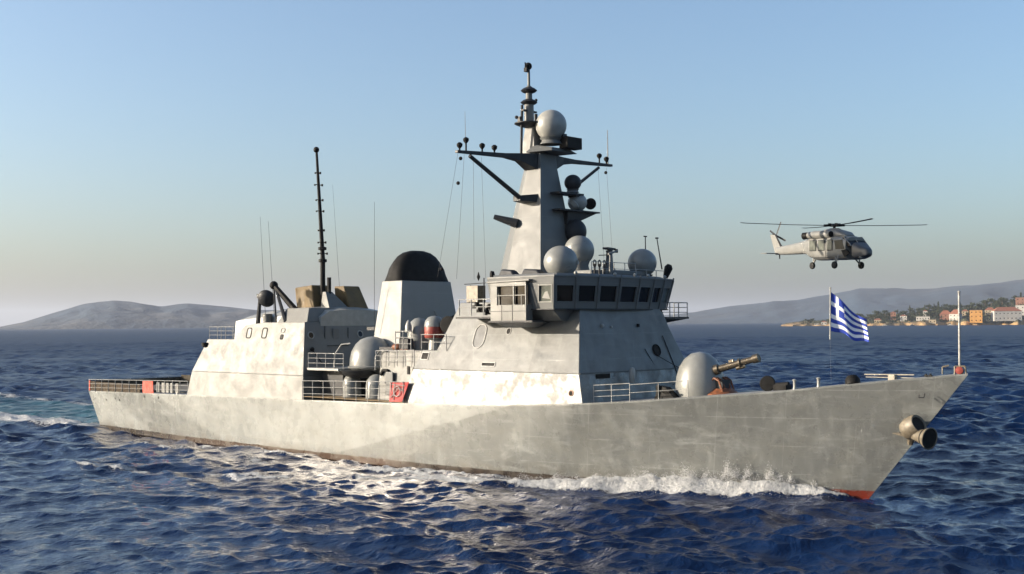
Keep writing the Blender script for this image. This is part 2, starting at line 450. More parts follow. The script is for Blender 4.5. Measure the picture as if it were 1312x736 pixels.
# ------------------------------------------------------------------ far hills and the headland
def raydir(px):                                # compass direction of a column of the photograph
    t = (px - 656) / 1500.
    v = Vector((fw.x, fw.y, 0)).normalized() + Vector((rt.x, rt.y, 0)) * t
    return v.normalized()
def ridge(name, D, prof, mat, depth, label, rough=.12, seed=3):
    xs = np.linspace(prof[0][0], prof[-1][0], 260)
    hs = np.interp(xs, [p[0] for p in prof], [p[1] for p in prof])
    rows = 34; b = MB(); vs = []
    for j in range(rows):
        t = j / (rows - 1); s = math.sin(math.pi * min(1, t * 1.0)) ** .8
        for px, h in zip(xs, hs):
            d = raydir(px); dd = D + depth * (t - .5)
            x, y = camx + d.x * dd, camy + d.y * dd
            H = h * D / 1500.
            nz = (vnoise(np.array([x]), np.array([y]), D * .03, seed)[0] - .5) * .9 + (vnoise(np.array([x]), np.array([y]), D * .011, seed + 5)[0] - .5) * .5
            vs.append((x, y, max(-8, H * s * (1 + nz * (1 - abs(2 * t - 1)) * .0) + nz * H * rough * 4 * min(1, s * 1.5) * min(1, (1 - s) * 2 + .12) - (4 if t in (0, 1) else 0))))
    nx = len(xs)
    b.add(vs, [(j * nx + i, j * nx + i + 1, (j + 1) * nx + i + 1, (j + 1) * nx + i) for j in range(rows - 1) for i in range(nx - 1)])
    o = b.build(name, mat, None, True); tag(o, label, None, None, 'structure'); return o
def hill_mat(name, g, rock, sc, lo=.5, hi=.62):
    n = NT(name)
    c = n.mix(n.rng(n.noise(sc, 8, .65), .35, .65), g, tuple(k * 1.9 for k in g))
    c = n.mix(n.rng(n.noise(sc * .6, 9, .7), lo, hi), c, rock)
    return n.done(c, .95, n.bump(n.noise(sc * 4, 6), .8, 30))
hm1 = hill_mat('island_hazed_scrub', (.014, .028, .045), (.075, .072, .07), .0022, .48, .6)  # blue distance haze is mixed into the scrub and rock colour
hm2 = hill_mat('far_hill_hazed_scrub', (.011, .025, .042), (.045, .052, .06), .0012, .55, .68)  # scrub tone shifted to blue, aerial haze put into the paint
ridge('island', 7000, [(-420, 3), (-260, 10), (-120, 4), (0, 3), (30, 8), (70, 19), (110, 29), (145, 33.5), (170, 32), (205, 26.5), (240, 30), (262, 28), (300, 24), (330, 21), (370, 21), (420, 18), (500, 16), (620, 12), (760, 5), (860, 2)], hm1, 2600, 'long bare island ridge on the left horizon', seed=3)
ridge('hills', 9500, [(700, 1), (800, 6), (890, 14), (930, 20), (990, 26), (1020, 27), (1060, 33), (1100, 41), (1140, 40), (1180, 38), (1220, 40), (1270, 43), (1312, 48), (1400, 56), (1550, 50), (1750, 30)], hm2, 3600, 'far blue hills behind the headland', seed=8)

HD = 2800.
def headland_h(px, t):       # ground height in metres
    e = ip(px, [1000, 1008, 1020, 1045, 1080, 1120, 1160, 1200, 1240, 1280, 1330, 1450, 1600], [0, 6, 9, 10, 15, 20, 26, 34, 40, 50, 58, 62, 40])
    s = min(1., t / .06) * .18 + .82 * math.sin(min(1, t / .75) * math.pi / 2) ** 1.2
    return e * s * (1 if t < .8 else max(0, (1 - t) / .2))
b = MB(); vs = []; nx, ny = 240, 40
pxs = np.linspace(1000, 1600, nx)
for j in range(ny):
    t = j / (ny - 1)
    for px in pxs:
        d = raydir(px); wob = 18 * math.sin(px * .11) + 9 * math.sin(px * .37)
        dd = HD + wob + 520 * t
        x, y = camx + d.x * dd, camy + d.y * dd
        h = headland_h(px, t) + (vnoise(np.array([x]), np.array([y]), 14., 31)[0] - .5) * 5 * (t > .02)
        vs.append((x, y, h if 0 < j < ny - 1 else -3))
b.add(vs, [(j * nx + i, j * nx + i + 1, (j + 1) * nx + i + 1, (j + 1) * nx + i) for j in range(ny - 1) for i in range(nx - 1)])
n = NT('headland_ground'); X = n.sep()
zz = n.math('ADD', X[2], n.rng(n.noise(.02, 6), .3, .7, -7, 7))
c = n.mix(n.rng(n.noise(.03, 8, .7), .35, .65), (.025, .03, .014), (.06, .055, .03))
c = n.mix(n.rng(zz, 4, 9, 1, 0), c, n.mix(n.rng(n.noise(.08, 6), .3, .7), (.36, .23, .10), (.22, .14, .065)))
hl = b.build('headland', n.done(c, .95, n.bump(n.noise(.15, 6), 1, 2)), None, True)
tag(hl, 'wooded headland with ochre rocks along the shore', None, None, 'structure')

def shore(px, t):            # a point on the headland
    d = raydir(px); wob = 18 * math.sin(px * .11) + 9 * math.sin(px * .37)
    dd = HD + wob + 520 * t
    return Vector((camx + d.x * dd, camy + d.y * dd, headland_h(px, t)))

m_crown = NT('tree_foliage'); c = m_crown.mix(m_crown.rng(m_crown.noise(.25, 4), .35, .65), (.014, .022, .009), (.042, .052, .02)); m_crown = m_crown.done(c, .9)
m_trunk = plain('tree_bark', (.10, .07, .045), .9)
def tree_meshes(kind, seed):
    r = random.Random(seed); cr = MB(); tr = MB()
    if kind == 'pine':      # umbrella shaped
        tr.tube((0, 0, -2), (.4, .3, 9), .55, .3, 6)
        for k in range(4):
            a = r.random() * 6.28; tr.tube((.4, .3, 7), (math.cos(a) * 3, math.sin(a) * 3, 10.5), .2, .1, 4)
        shape = lambda: (r.gauss(0, 2.7), r.gauss(0, 2.7), 10.5 + r.gauss(0, 1.1)); N = 260
    elif kind == 'cypress':
        tr.tube((0, 0, -2), (0, 0, 6), .4, .2, 6)
        def shape():
            z = r.random(); w = (1 - z) * 1.7 + .2
            return (r.gauss(0, w * .55), r.gauss(0, w * .55), 2 + z * 15)
        N = 260
    else:
        tr.tube((0, 0, -2), (.2, -.2, 5), .5, .3, 6)
        for k in range(4):
            a = r.random() * 6.28; tr.tube((0, 0, 3), (math.cos(a) * 2.6, math.sin(a) * 2.6, 6), .2, .08, 4)
        lob = [(r.gauss(0, 2.4), r.gauss(0, 2.4), 6 + r.gauss(0, 1.2)) for _ in range(7)]
        def shape():
            l = r.choice(lob); return (l[0] + r.gauss(0, 1.1), l[1] + r.gauss(0, 1.1), l[2] + r.gauss(0, .9))
        N = 300
    for _ in range(N):
        c = Vector(shape()); s = r.uniform(.45, .95)
        a = Vector((r.gauss(0, 1), r.gauss(0, 1), r.gauss(0, 1))).normalized(); u = a.orthogonal().normalized(); v = a.cross(u)
        cr.add([c + u * s, c + v * s * .8, c - u * s, c - v * s * .8 + a * s * .5], [(0, 1, 2), (0, 2, 3)])
    return cr, tr
TP = {}
for kind in ('pine', 'cypress', 'round'):
    for q_ in range(2):
        cr, tr = tree_meshes(kind, 40 + q_)
        TP[(kind, q_)] = (cr, tr)
TM = {}
TGRP = {'pine': 'umbrella pines on the headland', 'cypress': 'narrow cypresses on the headland', 'round': 'round trees on the headland'}
TLAB = {'pine': 'dark flat-crowned pine on the wooded headland', 'cypress': 'dark narrow pointed cypress on the wooded headland', 'round': 'dark bushy round tree on the wooded headland'}
def tree(kind, px, t, sc, label=None):
    key = (kind, random.randrange(2)); p = shore(px, t); p.z -= .3
    nm = {'pine': 'pine_tree', 'cypress': 'cypress_tree', 'round': 'bushy_tree'}[kind]
    o = empty(nm, p, random.random() * 6.28); o.scale = (sc, sc, sc * random.uniform(.85, 1.15))
    tag(o, label or TLAB[kind], 'tree', None if label else TGRP[kind])
    if key not in TM:
        cr, tr = TP[key]
        TM[key] = (cr.build('crown', m_crown, None, off=(0, 0, 0)), tr.build('trunk', m_trunk, None, off=(0, 0, 0)))
        for c_ in TM[key]: c_.parent = o
    else:
        for c_ in TM[key]:
            c2 = c_.copy(); COL.objects.link(c2); c2.parent = o
    return o
tree('cypress', 1202, .30, 2.1, 'tallest dark pointed tree above the red-roofed houses on the headland')
tree('round', 1036, .10, 1.7, 'lone dark round tree on the bare rocky tip of the headland')
for k in range(260):
    px = random.uniform(1072, 1335); t = random.uniform(.08, .8) ** .9
    if random.random() < .55 and t < .2: continue
    kind = random.choices(['round', 'pine', 'cypress'], [6, 3, 1])[0]
    tree(kind, px, t, random.uniform(.9, 1.5))
for px, t, sc, kd in ((1054, .2, .9, 'round'), (1062, .25, 1.1, 'round'), (1270, .5, 1.7, 'pine'), (1284, .5, 1.7, 'pine'), (1262, .5, 1.4, 'pine'), (1296, .45, 1.2, 'pine'), (1086, .3, 1.1, 'round'), (1110, .3, 1.2, 'round')):
    tree(kd, px, t, sc)
# one mass of scrub under the trees
b = MB(); r = random.Random(5)
for _ in range(9000):
    px = r.uniform(1025, 1400); t = r.uniform(.045, .85); p = shore(px, t); s = r.uniform(1.0, 2.6) * (1 if px > 1075 else .6)
    c = p + Vector((r.gauss(0, 2), r.gauss(0, 2), r.uniform(0, 3.4)))
    a = Vector((r.gauss(0, 1), r.gauss(0, 1), r.gauss(0, 1))).normalized(); u = a.orthogonal().normalized(); v = a.cross(u)
    b.add([c + u * s, c + v * s * .8, c - u * s, c - v * s * .8 + a * s * .5], [(0, 1, 2), (0, 2, 3)])
tag(b.build('scrub', m_crown, None), 'low green scrub covering the headland', None, None, 'stuff')

m_wallw = plain('white_wall', (.42, .40, .36), .8, 0, .06, .2)
m_wallo = plain('orange_wall', (.48, .24, .06), .8, 0, .06, .2)
m_wallc = plain('cream_wall', (.36, .29, .19), .8, 0, .06, .2)
m_wallp = plain('pink_wall', (.24, .12, .08), .8, 0, .08, .2)
m_roof = plain('terracotta_roof', (.24, .09, .05), .85, 0, .15, .5)
m_roofg = plain('grey_roof', (.10, .09, .08), .85, 0, .15, .5)
def house(px, t, w, d, h, wall, roof, label, name='house', rz=0., hip=True, rise=None, storeys=2, cols=4):
    p = shore(px, t); p.z -= 1.0
    dr = raydir(px); a = math.atan2(dr.y, dr.x) - math.pi / 2 + rz
    o = empty(name, p, a); tag(o, label, 'house' if name == 'house' else name.replace('_', ' '))
    H = h + 1
    def bl(mb, nm, mt, par=o, sm=False): return mb.build(nm, mt, par, sm, off=(0, 0, 0))
    bl(MB().box((0, 0, H / 2), (w, d, H)), 'wall', wall)
    e = .6; rs = rise if rise is not None else w * .16
    if hip and roof:
        k = min(w, d) * .45
        rb = MB().add([(-w / 2 - e, -d / 2 - e, H), (w / 2 + e, -d / 2 - e, H), (w / 2 + e, d / 2 + e, H), (-w / 2 - e, d / 2 + e, H), (-w / 2 + k, 0, H + rs), (w / 2 - k, 0, H + rs)],
                 [(0, 1, 5, 4), (1, 2, 5), (2, 3, 4, 5), (3, 0, 4), (3, 2, 1, 0)])
        rf = bl(rb, 'roof', roof)
        if w > 12: bl(MB().box((w * .2, d * .1, H + rs * .8), (1.2, 1.2, 3)), 'chimney', wall, rf)
    else:
        bl(MB().box((0, 0, H + .3), (w + .6, d + .6, .6)), 'roof', roof or m_roofg)
    for s_ in range(storeys):
        for c_ in range(cols):
            x = (c_ + .5) / cols * w - w / 2; z = 1 + (s_ + .5) / storeys * h
            ww = min(1.8, w / cols * .42); hh = min(2.4, h / storeys * .5)
            bl(MB().box((x, -d / 2 - .05, z), (ww, .16, hh)), 'window', m_glass)
    return o
house(1250, .035, 26, 22, 27, m_wallo, m_roofg, 'bright orange block-shaped house with a flat roof near the shore', hip=False, storeys=3, cols=3)
house(1289, .045, 58, 26, 21, m_wallw, m_roof, 'long white house with a red tiled roof near the shore', rz=.25, cols=7, rise=9)
house(1310, .16, 30, 22, 22, m_wallw, m_roofg, 'white flat-roofed house beside the red brick tower', hip=False, cols=3)
house(1307, .34, 20, 18, 26, m_wallp, None, 'square red brick tower rising above the trees', name='tower', hip=False, storeys=3, cols=2)
house(1211, .10, 26, 18, 14, m_wallp, m_roof, 'pink house with a red pyramid roof left of the orange-red house', rise=9, cols=3)
house(1224, .08, 24, 18, 15, m_wallw, m_roof, 'white-sided house with a large sloping orange-red roof', rise=10, rz=-.3, cols=3)
house(1194, .03, 16, 12, 9, m_wallc, m_roofg, 'small cream house low by the water in front of the tall pointed tree', hip=False, storeys=1, cols=2)
house(1182, .14, 30, 16, 9, m_wallw, m_roofg, 'low wide white house with a flat roof among the trees', hip=False, storeys=1, cols=5)
house(1185, .30, 10, 10, 14, m_wallw, m_roof, 'small white cottage highest on the slope left of the tall pointed tree', rise=3, cols=2)
house(1157, .13, 15, 14, 13, m_wallw, m_roof, 'small narrow white house in the middle of the wooded shore', rise=3, cols=2)
house(1144, .20, 12, 12, 19, m_wallp, m_roof, 'tall narrow pink house half hidden by trees', rise=3, storeys=3, cols=2)
house(1124, .10, 16, 10, 7, m_wallc, m_roof, 'low cream house with red roof just right of the flag', rise=3, storeys=1, cols=3)
house(1268, .22, 22, 16, 11, m_wallc, m_roof, 'cream house with red roof above and left of the long white house', rise=6, cols=3)
house(1055, .05, 12, 10, 7, m_wallw, m_roof, 'small white house on the rocky tip, nearest the flag', rise=2.5, storeys=1, cols=2)
house(1046, .04, 10, 8, 4, m_wallw, m_roofg, 'tiny low white hut beside the lone round tree', hip=False, storeys=1, cols=2)
house(1236, .26, 14, 12, 10, m_wallc, m_roof, 'small cream house half hidden above the orange block', rise=4, cols=2)
def boat(px, dist, L, label, rz):
    d = raydir(px); o = empty('boat', (camx + d.x * dist, camy + d.y * dist, 0), rz); tag(o, label, 'boat', None)
    hb_ = MB().loft([[(x, w_, 1.5), (x, w_ * .6, -.4), (x, -w_ * .6, -.4), (x, -w_, 1.5)] for x, w_ in ((-L / 2, 1.3), (0, 1.7), (L * .3, 1.2), (L / 2, .1))])
    hb_.build('hull', m_white, o, off=(0, 0, 0)); MB().box((-.5, 0, 2.2), (L * .35, 1.9, 1.5)).build('cabin', m_white, o, off=(0, 0, 0))
boat(1133, 2690, 14, 'small white motor boat moored left of the middle of the headland', .4)
boat(1168, 2700, 11, 'smaller white motor boat moored near the small cream house', .8)
boat(1217, 2740, 12, 'white motor boat moored below the red-roofed houses', .2)

# ------------------------------------------------------------------ the warship
ship = empty('warship', (0, 0, 0))
tag(ship, 'grey naval frigate under way with a tall pyramid mast, domes and a black-topped funnel', 'warship')
SX = [-3, 0, 20, 40, 55, 65, 74, 80, 86, 92, 96, 99.5]
SY = [6.0, 6.25, 7.62, 7.85, 7.8, 7.66, 7.40, 6.1, 4.45, 2.6, 1.25, 0.03]
SZX = [-3, 21, 41, 55, 66, 74, 79, 83, 87.4, 91.3, 95.5, 99.5]
SZ = [4.3, 4.78, 5.04, 5.3, 5.62, 6.03, 6.38, 6.76, 7.13, 7.62, 8.09, 8.54]
def deck_z(x): return ip(x, SZX, SZ)
def deck_y(x): return ip(x, SX, SY)
NS = 110; rows = [-.55, -.3, -.12, 0, .06, .12, .2, .3, .42, .55, .68, .8, .9, .96, 1.0]
hull = MB(); sides = []
for sgn in (-1, 1):
    vs = []
    for i in range(NS + 1):
        t = i / NS; t2 = 1 - (1 - t) ** 1.35
        xw = 92.6 * t2; xd = -2.2 + 101.7 * t2
        yw = max(0.02, ip(xw, WLX, WLY)); yd = deck_y(xd); zd = deck_z(xd)
        bow = max(0., (t2 - .72) / .28)
        for s_ in rows:
            if s_ >= 0:
                f = s_ ** (1 + .35 * bow); x = xw + (xd - xw) * s_; y = yw + (yd - yw) * f; z = zd * s_
            else:
                x = xw + s_ * 9 * bow; y = yw * (1 + s_ * .9); z = 5.0 * s_
            vs.append((x, sgn * y, z))
    nrw = len(rows)
    fs = [(i * nrw + k, (i + 1) * nrw + k, (i + 1) * nrw + k + 1, i * nrw + k + 1) for i in range(NS) for k in range(nrw - 1)]
    sides.append(vs); hull.add(vs, fs)
n0 = len(sides[0]); hull.add([], [])
hull.f += [(k, k + 1, n0 + k + 1, n0 + k) for k in range(len(rows) - 1)]; hull.mi += [0] * (len(rows) - 1)
# gunwale lip
for sgn in (-1, 1):
    xs_ = [-2.2 + 101.7 * i / 120 for i in range(121)]
    rings = []
    for x in xs_:
        y = deck_y(x); z = deck_z(x); yi = max(0, y - .16)
        rings.append([(x, sgn * y, z - .03), (x, sgn * y, z + .10), (x, sgn * yi, z + .10), (x, sgn * yi, z - .03)])
    hull.loft(rings)
hull_o = hull.build('hull', m_hull, ship, True)
dk = MB(); vs = []
for i in range(121):
    x = -2.15 + 101.6 * i / 120
    for j in range(7): vs.append((x, (j / 3 - 1) * max(.0, deck_y(x) - .05), deck_z(x) + .02 + .12 * (1 - (j / 3 - 1) ** 2)))
dk.add(vs, [(i * 7 + j, i * 7 + j + 1, (i + 1) * 7 + j + 1, (i + 1) * 7 + j) for i in range(120) for j in range(6)])
dk.build('deck', m_deck, ship, True)

def railing(pts, h=1.1, nr_=3, sp=1.5, r=.028, name='railing', mat=None, par=None):
    b = MB(); pts = [Vector(p) for p in pts]
    for a, c in zip(pts[:-1], pts[1:]):
        k = max(1, round((c - a).length / sp))
        for i in range(k + 1):
            if i == 0 and a != pts[0]: continue
            p = a.lerp(c, i / k); b.tube(p - Vector((0, 0, .06)), p + Vector((0, 0, h)), r * 1.15, n=6)
        for q_ in range(nr_):
            z = h * (q_ + 1) / nr_
            b.tube(a + Vector((0, 0, z)), c + Vector((0, 0, z)), r if q_ == nr_ - 1 else r * .75, n=6)
    return b.build(name, mat or m_rail, par or ship)

# mirrored house from a side outline: outline in (x, z) pieces, y from a slope table
def mirrored(mb, outline, yt, port=None):
    n_ = len(outline); st = [(x, -yt(z), z) for x, z in outline]; pt = [(px, yt(z), z) for (x, z), px in zip(outline, port or [o_[0] for o_ in outline])]
    mb.add(st + pt, [tuple(range(n_)), tuple(reversed(range(n_, 2 * n_)))] + [(i, (i + 1) % n_, n_ + (i + 1) % n_, n_ + i) for i in range(n_)])
ya = lambda z: ip(z, [4, 7.3, 12.3, 13.6], [7.68, 7.22, 6.03, 5.7])
ys = lambda z: ip(z, [4, 8.25, 13.1, 14.5], [7.42, 7.02, 5.08, 4.55])
aft = MB()
mirrored(aft, [(21.6, 4.72), (41.4, 4.95), (40.9, 7.3), (22.05, 7.3)], ya)
mirrored(aft, [(22.05, 7.302), (40.9, 7.302), (39.6, 12.25), (33.0, 12.25), (29.9, 11.95), (28.5, 10.6), (23.8, 10.6)], ya)
aft_o = aft.build('aft_deckhouse', m_side, ship, bevel=.04)
# curved cover and forward block on its roof
cv = MB(); rings = []
for i in range(15):
    t = i / 14; x = 25.5 + 14.2 * t; h = 2.05 * math.sin(math.pi * min(1, (t * .62 + .06))) ** .6 if t < .9 else 1.95 * (1 - (t - .9) * 2)
    base_z = 12.15
    rings.append([(x, -4.4, base_z - 1.7), (x, -4.2, base_z + h * .35), (x, -3.2, base_z + h * .72), (x, -1.2, base_z + h * .82), (x, 1.2, base_z + h * .82), (x, 3.2, base_z + h * .72), (x, 4.2, base_z + h * .35), (x, 4.4, base_z - 1.7)])
cv.loft(rings).build('roof_cover', m_white, aft_o, True)
MB().hexa([(34.8, -5.7, 12.26), (39.5, -5.7, 12.26), (39.5, 1.8, 12.26), (34.8, 1.8, 12.26)], [(35.4, -5.0, 13.6), (38.9, -5.0, 13.6), (38.9, .9, 13.6), (35.4, .9, 13.6)]).build('roof_block', m_side, aft_o, bevel=.04)
# tan box pair with the black pole mast
MB().hexa([(33.4, -2.4, 13.55), (36.2, -2.4, 13.55), (36.2, -.4, 13.55), (33.4, -.4, 13.55)], [(33.2, -2.5, 15.7), (36.0, -2.5, 15.9), (36.0, -.4, 15.9), (33.2, -.4, 15.7)]).build('equipment_box', m_brown, aft_o, bevel=.15)
MB().hexa([(36.3, .2, 13.5), (38.6, .2, 13.5), (38.6, 2.6, 13.5), (36.3, 2.6, 13.5)], [(36.1, .2, 15.8), (37.6, .2, 15.8), (37.6, 2.2, 15.8), (36.1, 2.2, 15.8)]).build('equipment_box', m_brown, aft_o, bevel=.1)
b = MB().hexa([(37.0, -2.2, 13.6), (38.4, -2.2, 13.6), (38.4, .2, 13.6), (37.0, .2, 13.6)], [(37.2, -2.1, 15.2), (37.7, -2.1, 15.2), (37.7, -1.3, 15.2), (37.2, -1.3, 15.2)])
b.build('mast_bracket', m_side, aft_o, bevel=.05)
pm = MB().tube((36.6, -1.6, 13.5), (36.6, -1.6, 18.6), .26, .24, 10).tube((36.6, -1.6, 18.6), (35.9, -1.8, 29.3), .22, .12, 10)
pole = pm.build('pole_mast', m_black, aft_o, True)
b = MB(); 
for z, w_ in ((19.0, .55), (20.1, .45), (21.3, .35), (23.2, .42), (24.3, .4), (25.8, .45), (27.0, .3)):
    k = (z - 18.6) / 10.7; c_ = (36.6 - .7 * k, -1.6 - .2 * k, z)
    b.tube((c_[0], c_[1] - w_, z), (c_[0], c_[1] + w_, z), .045, n=5).box((c_[0], c_[1] + w_, z), (.14, .14, .22)).box((c_[0], c_[1] - w_, z - .05), (.12, .12, .16))
b.lathe((36.57, -1.62, 19.3), [(.2, 0), (.42, .05), (.42, .3), (.2, .36)], 10).lathe((36.6, -1.6, 18.1), [(.25, 0), (.42, .05), (.42, .3), (.25, .36)], 10)
b.build('bracket', m_black, pole)
MB().sphere((35.88, -1.8, 29.3), .3, n=10, m=8).build('lamp', m_black, pole, True)
MB().tube((37.6, -1.6, 13.6), (37.6, -1.6, 16.6), .2, .2, 8).build('exhaust_pipe', m_black, aft_o, True)
# davit arm and dish
b = MB().tube((36.2, -4.6, 13.4), (33.2, -4.9, 15.85), .32, .24, 8).sphere((33.1, -4.9, 15.9), .42, n=12, m=8)
b.build('crane_arm', m_black, aft_o, True)
MB().tube((33.1, -4.9, 15.8), (33.9, -5.2, 12.2), .09, .09, 6).tube((33.3, -4.9, 15.8), (36.0, -5.6, 12.3), .13, .2, 6).build('crane_strut', m_dark, aft_o)
MB().tube((30.4, -4.9, 12.1), (30.8, -4.9, 14.9), .24, .15, 8).box((30.8, -4.9, 14.9), (.5, .5, .4)).build('dish_post', m_dark, aft_o)
MB().lathe((31.5, -4.7, 14.6), [(.02, .32), (.45, .25), (.8, .05), (.9, -.12), (.8, -.1), (.4, .02), (.02, .06)], 20, (.55, -.75, -.3)).build('antenna_dish', m_dark, aft_o, True)
b = MB().tube((31.6, -4.6, 12.2), (31.6, -4.6, 13.1), .45, .5, 12); b.build('vent_cap', m_side, aft_o, True)
railing([(23.9, 6.2, 10.6), (23.9, -6.3, 10.6), (28.3, -6.3, 10.6)], 1.25, 3, 1.4, .03, par=aft_o)
b = MB().lathe((23.6, -6.6, 10.2), [(.02, -.5), (.35, -.35), (.4, 0), (.36, .05)], 12); b.build('loudspeaker', m_black, aft_o, True)

def frame_plate(x0, x1, z0, z1, yf, name, matf, mats, parent, rnd=.3, proud=.03, th=.09, sgn=-1):
    # rounded rectangle frame lying on the sloped side, with a panel inside
    def rr(x0, x1, z0, z1, rd, k=5):
        out = []
        for cx, cz, a0 in ((x1 - rd, z1 - rd, 0), (x0 + rd, z1 - rd, 90), (x0 + rd, z0 + rd, 180), (x1 - rd, z0 + rd, 270)):
            for i in range(k + 1): a = R(a0 + 90 * i / k); out.append((cx + rd * math.cos(a), cz + rd * math.sin(a)))
        return out
    o_ = rr(x0, x1, z0, z1, rnd); i_ = rr(x0 + th, x1 - th, z0 + th, z1 - th, max(.02, rnd - th)); n_ = len(o_)
    P = lambda q_, d: (q_[0], sgn * (yf(q_[1]) + d), q_[1])
    fb = MB(); rings = [[P(q_, -.02) for q_ in o_], [P(q_, proud) for q_ in o_], [P(q_, proud) for q_ in i_], [P(q_, -.02) for q_ in i_]]
    fb.loft(rings, caps=False); fo = fb.build(name, matf, parent)
    pb = MB(); pb.add([P(q_, .008) for q_ in i_], [tuple(range(n_))]); pb.build('panel', mats, fo)
    return fo
for x0 in (30.5, 33.1): frame_plate(x0, x0 + .85, 10.7, 11.75, ya, 'window', m_black, m_side, aft_o, .25, .04, .1)
for x0 in (36.2,):
    frame_plate(x0, x0 + .5, 10.6, 11.1, ya, 'window', m_black, m_black, aft_o, .15, .03, .08)
    frame_plate(x0 - .05, x0 + .6, 11.25, 11.7, ya, 'window', m_dark, m_side, aft_o, .2, .04, .05)
xa = lambda z: ip(z, [4.6, 7.3, 12.25], [41.4, 40.9, 39.6])
def on_front(xf, y, z, r, name, parent, mring, mfill, proud=.05, n=20, sc=1.):
    x = xf(z); nx_ = Vector((1, 0, .25)).normalized()
    o_ = MB().torus((x + .02, y, z), r, r * .2, nx_, n, 6).build(name, mring, parent, True)
    MB().lathe((x + .03, y, z), [(r * .95, -.03), (r * .95, .02), (.02, .03)], n, nx_).build('glass', mfill, o_)
on_front(xa, -5.6, 11.0, .32, 'porthole', aft_o, m_white, m_glass)
on_front(xa, .35, 11.05, .32, 'porthole', aft_o, m_white, m_glass)
b = MB().box((xa(11) + .06, -2.7, 11.0), (.1, .7, 1.3)); b.build('hatch', m_grey, aft_o, bevel=.04)
b = MB().box((xa(11) + .06, -4.0, 10.9), (.08, .05, 1.9)).box((xa(11) + .06, -1.2, 10.9), (.08, .05, 1.6)).box((xa(9.9) + .06, -2.6, 10.0), (.08, 2.6, .05)); b.build('pipework', m_dark, aft_o)
b = MB().sphere((xa(9.6) + .25, -5.9, 9.7), .22, n=10, m=8).tube((xa(9.6) + .2, -5.9, 9.7), (xa(8.3) + .2, -5.0, 8.4), .05); b.build('deck_lamp', m_black, aft_o, True)

# ---- the well between the houses
b = MB()
b.box((43.2, 0, 7.92), (4.6, 13.6, .22)).box((48.6, 2.2, 7.92), (5.7, 9.0, .22)); plat = b.build('platform', m_white, ship, bevel=.03)
b = MB().hexa([(50.5, -6.5, 5.2), (55.6, -6.9, 5.2), (55.6, 6.9, 5.2), (50.5, 6.5, 5.2)], [(50.9, -6.3, 9.75), (56.2, -6.3, 9.75), (56.2, 6.3, 9.75), (50.9, 6.3, 9.75)]); mid = b.build('midship_house', m_side, ship, bevel=.03)
b = MB().box((43.0, 0, 6.4), (3.2, 11.0, 2.9)); b.build('machinery_house', m_dark, ship, bevel=.05)
b = MB().box((48.8, .5, 8.9), (5.6, 9.0, 1.9)); b.build('radome_pedestal', m_side, ship, bevel=.05)
MB().prism([(41.5, -7.6), (55.0, -7.55), (55.0, -5.6), (41.5, -5.6)], 5.42, 5.46).build('side_deck', m_wood, ship)
railing([(41.3, -7.6, 5.12), (55.1, -7.55, 5.4)], 1.75, 3, 1.5, .032)
railing([(41.1, -6.75, 8.03), (46.2, -6.75, 8.03)], 1.35, 3, 1.4, .032, par=plat)
railing([(50.6, -6.7, 8.4), (51.2, -6.7, 8.4), (55.6, -6.75, 8.5)], 1.3, 3, 1.2, .032)
b = MB().path([(44.6, -6.6, 8.0), (44.9, -6.6, 9.4), (45.6, -6.5, 10.2), (46.5, -6.2, 10.3)], .06).path([(50.4, -6.6, 8.0), (50.4, -6.6, 9.1), (50.9, -6.6, 9.7), (51.6, -6.6, 9.75)], .05); b.build('pipe_frame', m_rail, ship)
# big radome with rim, the radar pillar beside it and the canisters beneath
rd = MB().lathe((47.6, -4.6, 8.2), [(2.0, -.15), (2.02, 0), (2.0, .7), (1.85, 1.35), (1.5, 2.0), (1.0, 2.45), (.45, 2.65), (.01, 2.7)], 36).build('radar_dome', m_dome, ship, True)
MB().lathe((47.6, -4.6, 7.6), [(1.2, 0), (2.15, .5), (2.2, .62), (2.05, .7)], 36).build('rim', m_dome, rd, True)
MB().lathe((47.1, -5.4, 7.2), [(.9, 0), (1.6, .25), (1.9, .7), (.6, .72)], 24).build('lower_cup', m_dark, rd, True)
pl = MB().lathe((50.3, -5.0, 7.9), [(.5, 0), (.38, .3), (.34, 1.0), (.42, 1.6), (.55, 1.75), (.2, 1.8)], 14).build('radar_pillar', m_side, ship, True)
MB().box((50.5, -4.9, 9.85), (2.0, .9, .3), rz=.1).build('radar_head', m_dark, pl, bevel=.04)
for x, y, r_ in ((46.1, -5.7, .82), (49.6, -5.8, .95), (48.0, -4.4, .8)):
    c_ = MB().lathe((x, y, 5.3), [(r_, 0), (r_, 1.3), (r_ * .9, 1.75), (r_ * .62, 2.1), (r_ * .3, 2.27), (.01, 2.3)], 26).build('canister', m_dome, ship, True)
    MB().torus((x, y, 5.5), r_ + .01, .05, n=26).build('band', m_side, c_, True)
b = MB().box((52.3, -6.62, 6.9), (.95, .14, 2.0)); b.build('door', m_grey, mid, bevel=.25)
b = MB().path([(51.0, -6.5, 7.6), (51.3, -6.5, 8.0), (51.9, -6.5, 8.0), (52.1, -6.5, 7.5), (51.7, -6.5, 6.9)], .14, 8); b.build('hose', m_black, mid, True)
b = MB().box((54.9, -6.75, 8.1), (.3, .1, .7)); b.build('vent_slot', m_black, mid)
